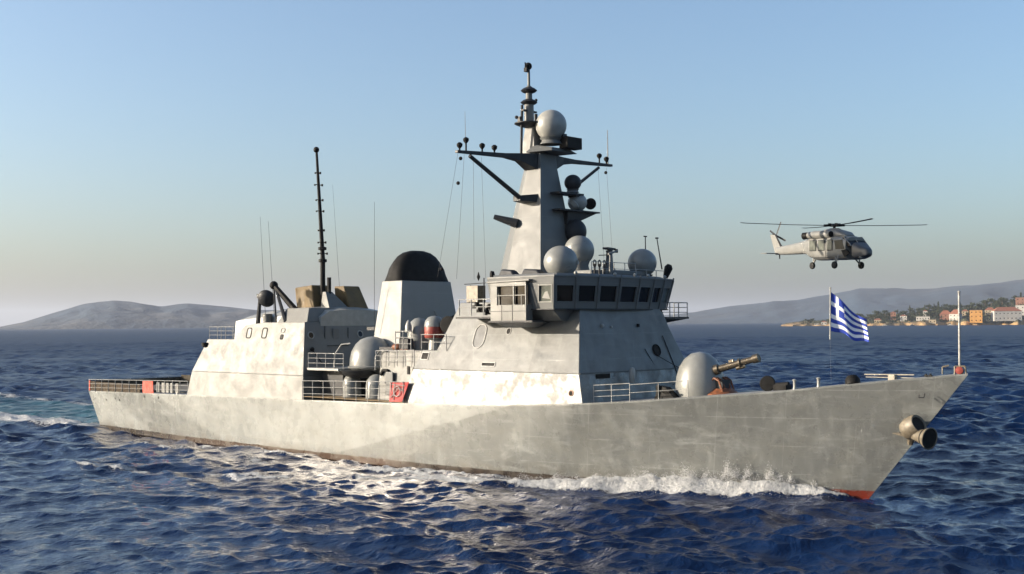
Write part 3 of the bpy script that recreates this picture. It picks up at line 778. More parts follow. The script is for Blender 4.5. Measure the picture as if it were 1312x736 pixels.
# top of the midship house
railing([(52.6, -6.2, 9.78), (52.6, -4.6, 9.78)], 1.5, 3, 1.2, .03, par=mid); railing([(52.6, -6.2, 9.78), (54.6, -6.2, 9.78)], 1.6, 3, 1.0, .035, par=mid)
b = MB().box((53.3, -5.6, 10.3), (1.2, .6, .9)); b.build('locker', m_dark, mid, bevel=.05)
b = MB().lathe((53.4, -5.4, 11.3), [(.3, 0), (.3, .5), (.2, .8), (.1, 1.0), (.01, 1.05)], 12); b.build('light_fitting', m_white, mid, True)
b = MB().lathe((53.2, -4.0, 9.7), [(1.0, 0), (1.0, 1.6), (.92, 2.1), (.7, 2.5), (.4, 2.75), (.01, 2.85)], 28).build('radar_dome', m_dome, mid, True)
d2 = MB().lathe((55.9, -4.7, 9.7), [(.55, 0), (.45, .9), (.8, 1.1), (.85, 1.6)], 24).build('banded_dome', m_white, ship, True)
MB().lathe((55.9, -4.7, 10.8), [(.8, 0), (.86, .1), (.86, .85), (.84, .95)], 24).build('red_band', m_dkred, d2, True)
MB().lathe((55.9, -4.7, 11.75), [(.86, 0), (.86, .15), (.78, .5), (.55, .78), (.25, .9), (.01, .93)], 24).build('cap', m_dome, d2, True)
sl = MB().lathe((57.4, -4.4, 11.9), [(.02, -.5), (.5, -.4), (.72, 0), (.72, .3), (.6, .32)], 20, (.4, -.9, .1)).tube((57.4, -4.4, 9.8), (57.4, -4.4, 11.9), .35, .2, 8).build('searchlight', m_black, ship, True)
railing([(56.2, -6.45, 9.85), (59.2, -6.45, 9.85)], 1.25, 2, 1.4, .035)
b = MB().box((58.6, -3.4, 10.8), (1.6, 2.4, 2.2)); b.build('deck_box', m_dark, ship, bevel=.05)
b = MB()
for x, y, z, r_ in ((51.9, -5.4, 10.0, .38), (52.5, -5.2, 9.8, .3), (53.4, -5.6, 9.75, .2)): b.sphere((x, y, z), r_, (1.5, 1, .8), 12, 8)
tag(b.build('orange_gear', m_rust, None, True), 'heap of orange-red gear on the midship roof beside the big grey dome', 'gear')

# ---- funnel
def octo(cx, cy, lx_, ly_, z, ch):
    return [(cx - lx_ + ch, cy - ly_, z), (cx + lx_ - ch * .1, cy - ly_, z), (cx + lx_, cy - ly_ + ch * .1, z), (cx + lx_, cy + ly_ - ch, z), (cx + lx_ - ch, cy + ly_, z), (cx - lx_ + ch, cy + ly_, z), (cx - lx_, cy + ly_ - ch, z), (cx - lx_, cy - ly_ + ch, z)]
fun = MB().loft([octo(48.3, .3, 2.3, 4.3, 8.2, .5), octo(48.35, .2, 1.55, 3.2, 15.9, .4)]).build('funnel', m_fun, ship, bevel=.05)
rings = []
for z, k in ((15.9, 1.0), (16.5, .965), (17.1, .90), (17.7, .80), (18.2, .66), (18.55, .48), (18.75, .24)):
    n_ = 28; ring = []
    for i in range(n_):
        a = 2 * math.pi * i / n_; e = .5 if z < 16.5 else .7 if z < 17.5 else .85
        cx_ = math.copysign(abs(math.cos(a)) ** e, math.cos(a)); cy_ = math.copysign(abs(math.sin(a)) ** e, math.sin(a))
        ring.append((48.35 + cx_ * 1.58 * k, .2 + cy_ * 3.23 * k, z))
    rings.append(ring)
MB().loft(rings).build('funnel_cap', m_black, fun, True)
b = MB().tube((50.25, .6, 13.2), (50.9, 2.0, 10.6), .05, .05, 5); b.build('whip_antenna', m_white, fun)
b = MB().tube((50.2, 3.0, 12.6), (50.5, 3.0, 12.7), .15, .15, 6); b.build('deck_lamp', m_dark, fun)
b = MB().box((46.2, -3.35, 11.6), (1.5, .12, .3)); b.build('grille', m_dark, fun)

# ---- main superstructure
sp_ = MB()
xf = lambda z: ip(z, [5.6, 8.3, 13.1], [74.25, 73.78, 72.3])
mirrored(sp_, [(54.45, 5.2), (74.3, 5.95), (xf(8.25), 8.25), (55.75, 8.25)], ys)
sup = None
def superstructure():
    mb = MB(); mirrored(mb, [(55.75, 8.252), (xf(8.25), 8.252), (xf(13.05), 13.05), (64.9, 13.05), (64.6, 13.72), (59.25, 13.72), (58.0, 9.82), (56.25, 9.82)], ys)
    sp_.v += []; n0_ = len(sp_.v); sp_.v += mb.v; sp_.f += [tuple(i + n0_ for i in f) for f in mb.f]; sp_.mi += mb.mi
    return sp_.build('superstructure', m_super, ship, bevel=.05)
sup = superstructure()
# flared port shoulder of the front
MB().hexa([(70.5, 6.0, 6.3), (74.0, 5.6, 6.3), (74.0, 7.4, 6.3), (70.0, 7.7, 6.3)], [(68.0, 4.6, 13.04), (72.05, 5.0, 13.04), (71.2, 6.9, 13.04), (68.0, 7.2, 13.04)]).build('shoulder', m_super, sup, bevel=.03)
MB().box((xf(8.2) + .0, 0, 8.25), (.07, 13.9, .05)).build('ledge', m_grey, sup)
m_mid = plain('mid_grey_paint', (.075, .08, .082), .5, 0, .1, 2)
fo = frame_plate(61.9, 63.2, 10.0, 11.95, ys, 'oval_hatch', m_rail, m_mid, sup, .62, .06, .07)
frame_plate(63.6, 65.1, 8.6, 8.95, ys, 'vent_slot', m_rail, m_black, sup, .05, .05, .06)
frame_plate(65.35, 65.85, 11.1, 11.65, ys, 'round_opening', m_rail, m_black, sup, .24, .04, .05)
frame_plate(72.9, 73.35, 6.6, 7.05, ys, 'round_opening', m_rust, m_black, sup, .2, .04, .06)
frame_plate(56.35, 57.25, 9.0, 9.65, ys, 'side_window', m_rail, m_black, sup, .05, .05, .07)
for x_ in (61.6, 67.9, 69.9):
    b = MB().add([(x_, -ys(8.5) - .02, 8.5), (x_ + .04, -ys(8.5) - .02, 8.5), (x_ + .04, -ys(5.9) - .02, 5.9), (x_, -ys(5.9) - .02, 5.9)], [(0, 1, 2, 3)])
# front details
nf = Vector((1, 0, .3)).normalized()
def front_disc(y, z, r, mat, name): MB().lathe((xf(z) - .02, y, z), [(r, 0), (r, .1), (r * .85, .13), (r * .8, .06), (.01, .05)], 22, nf).build(name, mat, sup, True)
front_disc(3.15, 9.75, .5, m_black, 'round_vent')
MB().sphere((xf(11.9) + .1, -3.0, 11.75), .16, n=10, m=8).build('deck_lamp', m_white, sup, True)
MB().sphere((xf(11.9) + .1, -1.9, 11.65), .12, n=10, m=8).build('deck_lamp', m_white, sup, True)
MB().box((xf(11.8) + .1, 1.5, 11.75), (.15, .2, .25)).build('deck_lamp', m_black, sup)
b = MB().box((xf(7.9) + .04, -4.35, 8.0), (.08, 1.6, .34)); b.build('vent_slot', m_black, sup)
b = MB().lathe((74.6, -1.7, 7.4), [(.2, 0), (.24, .2), (.24, .9), (.15, 1.15), (.01, 1.2)], 12); b.build('fog_signal', m_white, ship, True)
b = MB().path([(xf(9.6) + .1, 3.2, 9.3), (76.0, 3.9, 7.9), (78.0, -1.2, 7.35)], .035, 5).path([(xf(11) + .1, 4.4, 10.9), (xf(7) + .1, 5.3, 7.3)], .04, 5).path([(xf(10) + .1, 1.6, 9.9), (xf(7) + .1, 3.7, 6.6)], .03, 5)
b.build('cable', m_dark, sup)
railing([(74.6, -6.35, deck_z(74.6) + .1), (77.6, -5.95, deck_z(77.6) + .1)], 1.25, 3, 1.5, .03); railing([(77.6, -5.95, deck_z(77.6) + .1), (82.0, -5.1, deck_z(82) + .1)], 1.15, 2, 2.2, .025)

# ---- bridge
BP = [(65.5, -7.6), (70.15, -7.6), (71.8, -7.5), (72.25, -5.54), (72.45, -3.28), (72.5, -.84), (72.4, 1.66), (72.2, 3.7), (71.9, 5.4), (71.45, 7.1), (70.4, 8.1), (66.0, 8.3)]
cxm, cym = 67.5, .3
def bring(z, grow): return [(x + grow * (1 if x > 70 else 0) * 1.0, y + grow * (y - cym) / 8., z) for x, y in BP]
wallb = MB(); wins = []
z0, z1, z2, z3 = 13.06, 13.45, 14.82, 15.42
def lean(z): return (z - z0) * .2
r0, r1, r2_, r3 = [bring(z, lean(z)) for z in (z0, z1, z2, z3)]
n_ = len(BP)
for i in range(n_):
    j = (i + 1) % n_
    a, b_, c_, d_ = [Vector(r0[i]), Vector(r0[j]), Vector(r3[j]), Vector(r3[i])]
    e1, e2, e3, e4 = Vector(r1[i]), Vector(r1[j]), Vector(r2_[j]), Vector(r2_[i])
    has = 1 <= i <= 9
    if not has:
        wallb.add([a, b_, c_, d_], [(0, 1, 2, 3)]); continue
    L = (e2 - e1).length; m_ = min(.22, .16 * L)
    u = lambda P, Q, f: P.lerp(Q, f)
    f0, f1 = m_ / L, 1 - m_ / L
    w1_, w2_, w3_, w4_ = u(e1, e2, f0), u(e1, e2, f1), u(e4, e3, f1), u(e4, e3, f0)
    w1_ = w1_.lerp(w4_, .08); w2_ = w2_.lerp(w3_, .08)
    wallb.add([a, b_, e2, e1], [(0, 1, 2, 3)]); wallb.add([e4, e3, c_, d_], [(0, 1, 2, 3)])
    wallb.add([e1, w1_, w4_, e4], [(0, 1, 2, 3)]); wallb.add([w2_, e2, e3, w3_], [(0, 1, 2, 3)])
    wallb.add([e1, e2, w2_, w1_], [(0, 1, 2, 3)])
    nrm = (e2 - e1).cross(e4 - e1).normalized()
    if nrm.dot(Vector(((e1.x + e2.x) / 2 - cxm, (e1.y + e2.y) / 2 - cym, 0))) < 0: nrm = -nrm
    dp = nrm * -.12
    for p_, q_ in ((w1_, w2_), (w2_, w3_), (w3_, w4_), (w4_, w1_)): wallb.add([p_, q_, q_ + dp, p_ + dp], [(0, 1, 2, 3)])
    wins.append((w1_, w2_, w3_, w4_, nrm, i))
bridge = wallb.build('bridge', m_grey, sup)
for w1_, w2_, w3_, w4_, nrm, i in wins:
    dp = nrm * -.10
    fr = MB()
    cs = [w1_, w2_, w3_, w4_]; cc = sum(cs, Vector()) / 4
    out = [p_ + nrm * .035 + (p_ - cc).normalized() * .05 for p_ in cs]; inn = [p_ + nrm * .035 + (cc - p_).normalized() * .05 for p_ in cs]; ob = [p_ - nrm * .01 + (p_ - cc).normalized() * .05 for p_ in cs]; ib = [p_ - nrm * .09 + (cc - p_).normalized() * .05 for p_ in cs]
    fr.loft([ob, out, inn, ib], caps=False)
    fo = fr.build('window', m_white if i == 1 else m_grey, bridge)
    MB().add([p_ + dp for p_ in cs] + [p_ + dp - nrm * .03 for p_ in cs], [(0, 1, 2, 3), (7, 6, 5, 4)]).build('pane', m_glass2 if i in (1, 8) else m_glass, fo)  # pale bridge panes hold a lit interior and a bright reflection as colour
    if i == 1: MB().add([cc.lerp(w1_, .55) + nrm * -.08, cc.lerp(w2_, .7) + nrm * -.08, cc.lerp(w3_, .25) + nrm * -.08, cc.lerp(w4_, .15) + nrm * -.08], [(0, 1, 2, 3)]).build('bright_patch', m_white, fo)  # bright interior behind this window put in as a white patch
# mullion ribs outside between windows
rb = MB()
for i in range(2, 10):
    p_, q_ = Vector(r0[i]), Vector(r3[i]); o_ = Vector((p_.x - cxm, p_.y - cym, 0)).normalized() * .07
    MB().tube(p_ + o_, q_ + o_, .05, .07, 6).build('mullion', m_grey, bridge)
MB().prism([(x + (.18 if x > 70 else 0), y + .18 * (y - cym) / 8) for x, y in BP], 12.98, 13.06).build('sill', m_dark, bridge)
rp = [(x + (.55 if x > 70 else 0), y + .5 * (y - cym) / 8) for x, y in BP]; rp2 = [(x + (.15 if x > 70 else 0), y * .97) for x, y in BP]
roof = MB().hexa([(x, y, 15.42) for x, y in rp], [(x, y, 15.56) for x, y in rp]).hexa([(x, y, 15.56) for x, y in rp2], [(x - .3, y * .96, 15.74) for x, y in rp2]).build('roof', m_grey, bridge, bevel=.02)
b = MB()
for i in range(2, 10):
    p_ = Vector((rp[i][0], rp[i][1], 15.4)); b.tube(p_ - Vector((.05, 0, .1)), p_ + Vector((0, 0, .25)), .06, n=6)
b.build('bracket', m_grey, roof)
for x, y in ((72.7, -6.0), (72.9, -1.5), (72.9, 1.0), (72.7, 3.0), (71.9, 6.4)): MB().sphere((x, y, 15.72), .14, n=10, m=8).build('deck_lamp', m_white, roof, True)
MB().prism([(66.5, -1.6), (70.6, -1.6), (71.6, .4), (71.6, 3.6), (70.4, 6.6), (66.5, 6.6)], 15.75, 16.15).build('upper_cover', m_grey, roof, bevel=.1)
# underside wedge where the bridge overhangs the house
MB().hexa([(65.2, -6.1, 12.15), (71.3, -6.0, 12.15), (71.3, -5.0, 12.15), (65.2, -5.0, 12.15)], [(65.2, -7.55, 12.97), (71.7, -7.45, 12.97), (71.7, -4.5, 12.97), (65.2, -4.5, 12.97)]).build('overhang', m_grey, bridge)
MB().hexa([(65.2, 5.0, 12.15), (70.8, 5.0, 12.15), (70.8, 6.0, 12.15), (65.2, 6.0, 12.15)], [(65.2, 4.5, 12.97), (71.0, 4.5, 12.97), (70.2, 7.9, 12.97), (65.2, 8.2, 12.97)]).build('overhang', m_grey, bridge)
# starboard wing: a box with frames and windows
wx0, wx1, wy0, wy1 = 66.1, 69.8, -8.35, -7.62
wb = MB(); 
wb.box(((wx0 + wx1) / 2, (wy0 + wy1) / 2, 12.78), (wx1 - wx0, wy1 - wy0, 1.2))
for x in (wx0 + .35, 68.5, wx1 - .06): wb.box((x, wy0 + .08, 14.1), (.12 if x > 67 else .7, .14, 1.5))
wb.box(((wx0 + wx1) / 2, wy0 + .08, 14.95), (wx1 - wx0, .16, .3)).box(((wx0 + wx1) / 2, wy0 + .07, 14.1), (wx1 - wx0, .08, .07)).box((69.3, wy0 + .07, 13.75), (.07, .09, .8))
wing = wb.build('bridge_wing', m_side, bridge, bevel=.015)
MB().box((68.3, wy0 + .25, 14.1), (2.9, .03, 1.4)).build('pane', m_glass, wing)
MB().box((68.0, -7.9, 15.18), (4.4, 1.1, .14), ry=-.02).build('wing_roof', m_side, wing, bevel=.03)
MB().box((68.2, -7.8, 12.12), (4.6, 1.3, .12)).build('wing_floor', m_dark, wing)
MB().box((wx0 + 1.2, wy0 - .01, 12.78), (.04, .03, 1.15)).box((68.4, wy0 - .01, 12.78), (.04, .03, 1.15)).box(((wx0 + wx1) / 2, wy0 - .012, 12.9), (wx1 - wx0, .03, .04)).build('seam', m_dark, wing)
MB().hexa([(66.8, -7.2, 11.65), (68.5, -7.2, 11.65), (68.5, -5.6, 11.65), (66.8, -5.6, 11.65)], [(66.3, -8.2, 12.05), (69.6, -8.2, 12.05), (69.6, -5.4, 12.05), (66.3, -5.4, 12.05)]).build('wing_bracket', m_grey, wing)
# platform aft of the wing with the tall box and clutter
MB().box((63.9, -6.5, 12.45), (4.4, 2.6, .14)).build('wing_deck', m_dark, sup)
MB().box((62.5, -6.3, 14.35), (1.3, .9, 1.35)).build('signal_locker', m_tan, sup, bevel=.03)
railing([(61.6, -7.3, 12.7), (66.0, -7.6, 12.7)], 1.2, 2, 1.5, .04, par=sup)
b = MB(); r = random.Random(3)
for _ in range(26): b.box((r.uniform(63.0, 65.9), r.uniform(-7.2, -6.2), r.uniform(12.7, 13.6)), (r.uniform(.15, .5), r.uniform(.15, .4), r.uniform(.1, .4)), rz=r.random() * 3)
b.build('deck_machinery', m_black, sup)
b = MB().tube((61.9, -6.3, 13.7), (61.9, -6.3, 15.1), .04, n=5).tube((64.0, -6.9, 13.0), (64.0, -6.9, 15.6), .05, n=5).tube((61.7, -6.8, 15.15), (66, -7.4, 15.2), .035, n=5); b.build('frame_post', m_dark, sup)
b = MB().lathe((64.6, -6.6, 15.75), [(.02, -.25), (.35, -.15), (.4, .1), (.3, .14)], 12, (-.6, -.8, 0)).lathe((63.0, -6.5, 15.7), [(.02, -.3), (.14, 0), (.02, .4)], 8); b.build('signal_lamp', m_black, sup, True)
b = MB()
for x, y, l_, h in ((66.2, -6.2, 1.9, .75), (68.6, -6.0, 2.3, .7)):
    b.hexa([(x - l_ * .5, y - .5, 15.5), (x + l_ * .5, y - .5, 15.5), (x + l_ * .5, y + .5, 15.5), (x - l_ * .5, y + .5, 15.5)], [(x - l_ * .42, y - .25, 15.5 + h), (x + l_ * .2, y - .3, 15.55 + h * .8), (x + l_ * .2, y + .3, 15.55 + h * .8), (x - l_ * .42, y + .25, 15.5 + h)])
b.build('canvas_cover', m_dark, roof, True, bevel=.12)
# port wing platform
MB().box((69.4, 10.2, 12.35), (1.6, 4.2, .16)).hexa([(69.0, 8.0, 11.6), (69.8, 8.0, 11.6), (69.8, 9.2, 11.9), (69.0, 9.2, 11.9)], [(68.7, 8.0, 12.26), (70.1, 8.0, 12.26), (70.1, 12.2, 12.26), (68.7, 12.2, 12.26)]).build('port_wing_platform', m_dark, bridge)
railing([(70.1, 8.3, 12.42), (70.1, 12.2, 12.42), (68.7, 12.2, 12.42)], 1.25, 3, 1.3, .04, par=bridge)

# ---- domes and fittings on the bridge roof
def dome(x, y, z, r_, par, sc=1.0, mat=None, foot=.5, name='radar_dome'):
    o_ = MB().sphere((x, y, z), r_, (1, 1, sc), 32, 18).build(name, mat or m_dome, par, True)
    if foot: MB().lathe((x, y, z - r_ * sc - foot * .5), [(r_ * .75, 0), (r_ * .6, foot * .5), (r_ * .75, foot * .9)], 20).build('pedestal', m_grey, o_, True)
    return o_
dome(70.3, -4.9, 16.65, 1.32, roof, .96)
MB().box((71.55, -4.4, 16.6), (.14, .14, .3)).build('catch', m_white, roof)
dome(68.4, -.4, 17.8, 1.22, roof, 1.0, foot=1.4)
dome(70.5, 5.2, 16.9, 1.2, roof, .98)
b = MB().lathe((69.5, 2.1, 16.1), [(.6, 0), (.32, .5), (.25, 1.6), (.3, 1.75), (.05, 1.8)], 12); ped = b.build('radar_pillar', m_grey, roof, True)
MB().box((69.5, 2.1, 18.0), (.5, 1.7, .16), rz=.3).box((69.6, 2.9, 17.85), (.2, .2, .3)).tube((69.5, 2.1, 17.5), (69.7, .5, 17.4), .04, n=5).build('radar_bar', m_dark, ped)
b = MB(); r = random.Random(9)
for y in (-1.9, -1.3, -.7): b.torus((71.2, y, 16.6), .28, .05, (1, .3, 0), 12, 5).tube((71.2, y, 15.8), (71.2, y, 16.6), .08, n=6)
b.build('bollard_lamp', m_dark, roof); railing([(71.3, -2.4, 15.75), (71.3, 3.2, 15.75)], 1.0, 2, 1.6, .028, par=roof)
b = MB().tube((71.4, -.2, 15.7), (71.3, .0, 17.5), .12, .1, 6).tube((71.3, -.3, 17.4), (71.3, .9, 17.7), .1, .06, 6); b.build('davit', m_grey, roof)
MB().tube((70.7, 5.4, 18.0), (70.7, 5.4, 19.1), .05, .04, 5).box((70.7, 5.4, 19.1), (.1, .35, .1)).build('whip_antenna', m_dark, roof)
MB().tube((71.2, 7.0, 16.4), (71.0, 6.6, 19.0), .06, .04, 5).box((71.0, 6.6, 19.0), (.2, .2, .12)).build('whip_antenna', m_dark, roof)
MB().lathe((71.4, 7.2, 15.7), [(.2, 0), (.3, .5), (.36, .9), (.2, 1.15), (.02, 1.2)], 8, (.15, .35, 1)).build('searchlight', m_black, roof, True)
railing([(71.9, 2.5, 15.75), (71.3, 7.4, 15.75)], .5, 1, 1.5, .03, par=roof)

# ---- main mast
def sqr(cx, cy, a, b__, z): # vertical starboard-forward edge, small chamfer on the starboard-aft side
    return [(cx - a * .3, cy - b__, z), (cx + a, cy - b__, z), (cx + a, cy + b__, z), (cx - a, cy + b__, z), (cx - a, cy - b__ * .45, z)]
mast = MB().loft([sqr(62.95, 0, 3.3, 2.7, 13.7), sqr(63.05, 0, 3.0, 2.45, 15.8), sqr(63.7, 0, 1.2, 1.05, 24.9), sqr(63.75, 0, 1.05, 1.0, 26.0)]).build('mast', m_grey, ship, bevel=.04)
yb = MB()
for sg, L_, zt in ((-1, 9.75, 25.35), (1, 9.6, 26.05)):
    rings = []
    for t, w_, h_, dz in ((0, .85, 1.5, -.35), (.12, .7, 1.3, -.3), (.28, .34, .62, -.02), (.45, .24, .34, .03), (1, .16, .2, 0)):
        y = sg * (L_ * t); z = 25.7 + (zt - 25.7) * t + dz
        rings.append([(63.9 - w_, y, z - h_ / 2 if t > .2 else z - h_ / 2), (63.9 + w_, y, z - h_ / 2), (63.9 + w_, y, z + h_ / 2), (63.9 - w_, y, z + h_ / 2)])
    yb.loft(rings)
yard = yb.build('yardarm', m_dark, mast, bevel=.02)
MB().tube((63.9, -8.3, 25.15), (63.9, -2.6, 22.3), .16, .2, 8).build('yard_strut', m_dark, mast)
MB().tube((63.9, 7.8, 25.7), (63.9, 3.6, 23.2), .14, .16, 8).build('yard_strut', m_dark, mast)
MB().hexa([(63.3, -2.7, 22.0), (64.1, -2.7, 22.0), (65.0, -1.3, 21.9), (63.2, -1.3, 21.9)], [(63.3, -2.7, 22.45), (64.1, -2.7, 22.45), (65.0, -1.3, 22.6), (63.2, -1.3, 22.6)]).build('strut_foot', m_dark, mast, bevel=.03)
MB().tube((61.4, -3.0, 20.85), (62.9, -1.8, 20.25), .2, .4, 8).build('peg', m_dark, mast)
MB().hexa([(62.4, -.8, 26.0), (64.0, -.8, 26.0), (64.0, .8, 26.0), (62.4, .8, 26.0)], [(62.8, -.6, 28.5), (63.7, -.6, 28.5), (63.7, .5, 28.5), (62.8, .5, 28.5)]).build('topmast', m_side, mast, bevel=.03)
tp = MB().lathe((63.2, -.55, 28.4), [(.42, 0), (.4, 1.9), (.3, 2.1), (.26, 3.4), (.12, 3.5), (.11, 5.0)], 14).build('pole', m_side, mast, True)
MB().tube((63.0, -1.35, 25.9), (63.05, -1.25, 30.2), .11, n=6).build('cable_duct', m_dark, mast)
for z, r_ in ((30.35, .72), (31.35, .7)): MB().lathe((63.2, -.55, z), [(.3, -.1), (r_ * .8, 0), (r_, .14), (r_ * .7, .32), (.25, .42)], 20).build('disc_antenna', m_dark, tp, True)
MB().lathe((63.2, -.55, 28.55), [(.3, -.22), (.85, -.05), (1.25, .12), (1.25, .2), (.3, .26)], 18).build('top_platform', m_dark, mast, True)
b = MB().box((63.2, -1.7, 28.95), (.3, .25, .4)).sphere((63.2, -2.1, 29.05), .15, n=8, m=6).box((63.2, -.55, 29.75), (.3, 1.7, .12)).box((63.3, .2, 29.3), (.2, .2, .6)).sphere((63.2, .35, 30.8), .13, n=8, m=6)
b.build('fitting', m_dark, mast)
MB().sphere((63.15, -.55, 33.55), .32, n=14, m=10).box((63.2, -.85, 33.2), (.3, .3, .35)).tube((63.2, -.9, 33.2), (63.2, -1.0, 33.8), .06, n=5).build('top_lamp', m_black, tp, True)
sd = dome(64.9, .3, 28.45, 1.3, mast, 1.0, m_white, foot=.6)
MB().box((65.6, .9, 27.55), (.6, .5, .3)).build('plate', m_dark, sd)
MB().box((66.0, 1.5, 26.95), (.9, 1.9, .95)).build('radar_box', m_black, mast, bevel=.03)
MB().hexa([(63.6, -1.5, 26.15), (66.0, -.9, 26.15), (66.0, 2.4, 26.15), (63.6, 2.0, 26.15)], [(63.8, -.6, 26.85), (65.6, -.4, 26.5), (65.6, 1.9, 26.5), (63.8, 1.6, 26.85)]).build('radar_base', m_grey, mast, bevel=.03)
# side platforms on the mast with their domes
MB().box((65.5, 1.4, 22.75), (1.3, 3.2, .14)).box((65.6, 2.6, 22.62), (.9, 1.0, .2)).build('mast_platform', m_dark, mast)
dome(65.6, 2.2, 23.75, .72, mast, .95, m_dark, foot=.3)
MB().box((65.6, 2.4, 21.35), (1.3, 5.2, .12)).hexa([(65.4, 1.2, 20.2), (65.8, 1.2, 20.2), (65.8, 2.2, 20.3), (65.4, 2.2, 20.3)], [(65.3, 1.2, 21.28), (65.9, 1.2, 21.28), (65.9, 4.9, 21.28), (65.3, 4.9, 21.28)]).build('mast_platform', m_dark, mast)
dome(65.5, 2.9, 22.15, .82, mast, .95, m_white, foot=.2)
MB().lathe((65.7, 2.2, 21.95), [(.02, .35), (.4, .3), (.62, .0), (.5, -.1)], 16, (-.3, -.5, -.5)).build('antenna_dish', m_white, mast, True)
MB().lathe((65.8, 4.3, 22.1), [(.02, -.2), (.45, -.15), (.5, .05), (.4, .12), (.02, .1)], 18, (.4, -.9, 0)).build('searchlight', m_black, mast, True)
dome(66.0, 2.0, 19.6, .95, mast, 1.1, m_dark, foot=.5)
b = MB()
for y, h in ((-9.4, .35), (-8.7, 1.0), (-6.9, .55), (-5.5, .5), (7.9, .7), (8.9, .35)):
    z = 25.62 + ip(y, [-9.75, 0, 9.6], [-.28, 0, .45]); MB().tube((63.9, y, z), (63.9, y, z + h), .07, n=6).lathe((63.9, y, z + h * .7), [(.06, 0), (.22, .2), (.24, .38), (.1, .5)], 10).build('navigation_lamp', m_black, yard, True)
MB().tube((63.9, -8.75, 26.2), (63.9, -8.8, 28.6), .03, .015, 5).tube((63.9, 9.1, 26.0), (63.9, 9.1, 29.2), .07, .03, 5).build('whip_antenna', m_rail, yard)
b = MB()
for p0, p1 in (((63.9, -9.6, 25.2), (59.3, -7.5, 15.8)), ((63.9, -8.9, 25.2), (61.0, -7.0, 15.6)), ((63.9, -7.9, 25.2), (62.8, -6.8, 15.5)), ((63.9, -7.0, 25.2), (63.8, -6.5, 15.5)), ((63.9, 8.9, 25.8), (66.9, 6.0, 15.8)), ((63.9, 7.7, 25.7), (67.2, 4.4, 16.0))): MB().tube(p0, p1, .011, n=4).build('rigging_line', m_dark, mast)
b = MB()
for x, y, z in ((63.9, -9.3, 24.85), (63.3, -9.0, 23.0), (60.2, -7.9, 16.4), (63.9, 8.8, 25.35)): MB().sphere((x, y, z), .15, n=8, m=6).build('signal_ball', m_black, mast)
for p0, p1, r_ in (((31.1, -4.5, 13.0), (29.8, -4.2, 22.9), .018), ((32.3, -4.3, 13.0), (30.9, -4.0, 22.4), .018), ((47.2, -4.0, 11.0), (47.3, -4.0, 23.1), .018), ((36.8, .4, 14.5), (35.9, .2, 26), .012)):
    MB().tube(p0, p1, r_ * 1.3, r_ * .7, 5).build('whip_antenna', m_dark, ship)

# ---- foredeck
zg = deck_z(80)
gd = MB().lathe((80.4, -1.2, zg - .15), [(1.72, 0), (1.78, .3), (1.8, 1.0), (1.72, 1.7), (1.5, 2.4), (1.15, 2.95), (.65, 3.35), (.01, 3.5)], 40).build('gun_dome', m_dome, ship, True)
gun = empty('deck_gun', (82.1, -1.2, zg)); gun.parent = ship
def gb(mb, nm, mt, sm=False): return mb.build(nm, mt, gun, sm)
A0 = Vector((82.0, -1.5, 8.55)); A1 = Vector((85.2, -1.0, 9.45)); dA = (A1 - A0).normalized()
bar = gb(MB().tube(A0, A0 + dA * 1.3, .27, .25, 16).tube(A0 + dA * 1.3, A1, .25, .22, 16).lathe(A1, [(.22, -.5), (.31, -.46), (.32, 0), (.2, .03), (.18, -.1), (.02, -.1)], 16, dA).lathe(A0 + dA * 1.9, [(.25, -.08), (.35, -.06), (.35, .06), (.25, .08)], 16, dA).lathe(A0 + dA * .1, [(.27, -.25), (.38, -.2), (.38, .1), (.27, .15)], 16, dA), 'barrel', m_gun, True)
gb(MB().tube(A0 + dA * 1.6 - Vector((0, 0, .3)), A0 + dA * 2.3 - Vector((0, 0, .3)), .14, .16, 10).box(A0 + dA * 1.2 + Vector((0, 0, .3)), (.4, .12, .2), ry=-.28), 'recoil_cylinder', m_gun, True)
gb(MB().lathe((82.3, -1.2, zg), [(1.25, .05), (1.28, .35), (.95, .55), (.7, .75)], 24), 'turntable', m_rust, True)
b = MB()
for y in (-1.95, -1.55, -.85, -.45):
    b.path([(81.6, y, zg + .5), (81.8, y, zg + 1.25), (82.1, y, zg + 1.5), (82.5, y, zg + 1.3), (82.8, y, zg + .5)], .075, 7)
gb(b, 'cradle_hoop', m_rust, True)
gb(MB().box((82.2, -1.2, zg + .9), (.9, 1.1, .9)), 'mounting', m_dark, True)
b = MB().hexa([(78.0, -3.6, zg - .1), (79.9, -3.5, zg - .1), (79.9, -2.7, zg - .1), (78.0, -2.7, zg - .1)], [(78.2, -3.4, zg + .9), (78.9, -3.4, zg + .8), (78.9, -2.8, zg + .8), (78.2, -2.8, zg + .9)]).box((78.3, -3.5, zg + .5), (.2, .3, .9)).box((79.0, -3.6, zg + .5), (.9, .2, .12)); b.build('winch', m_black, ship, bevel=.04)
def foredeck(name, x, fn, mat, sm=True): z = deck_z(x) + .1; b_ = MB(); fn(b_, x, z); return b_.build(name, mat, ship, sm)
foredeck('hatch_cover', 85.8, lambda b_, x, z: b_.lathe((x, -.9, z + .55), [(.02, .14), (.5, .12), (.56, 0), (.5, -.1), (.02, -.12)], 18, (.35, -.9, .1)), m_black)
foredeck('windlass', 86.9, lambda b_, x, z: b_.box((x, -.8, z + .2), (1.0, .8, .42)).tube((x - .5, -.8, z + .35), (x + .5, -.8, z + .45), .18, n=10), m_black)
foredeck('bollard', 88.3, lambda b_, x, z: b_.lathe((x, -1.6, z), [(.13, 0), (.09, .15), (.09, .55), (.15, .66), (.05, .72)], 12), m_white)
foredeck('bollard', 90.1, lambda b_, x, z: b_.lathe((x, -1.6, z), [(.13, 0), (.1, .15), (.1, .5), (.17, .6), (.05, .66)], 12), m_white)
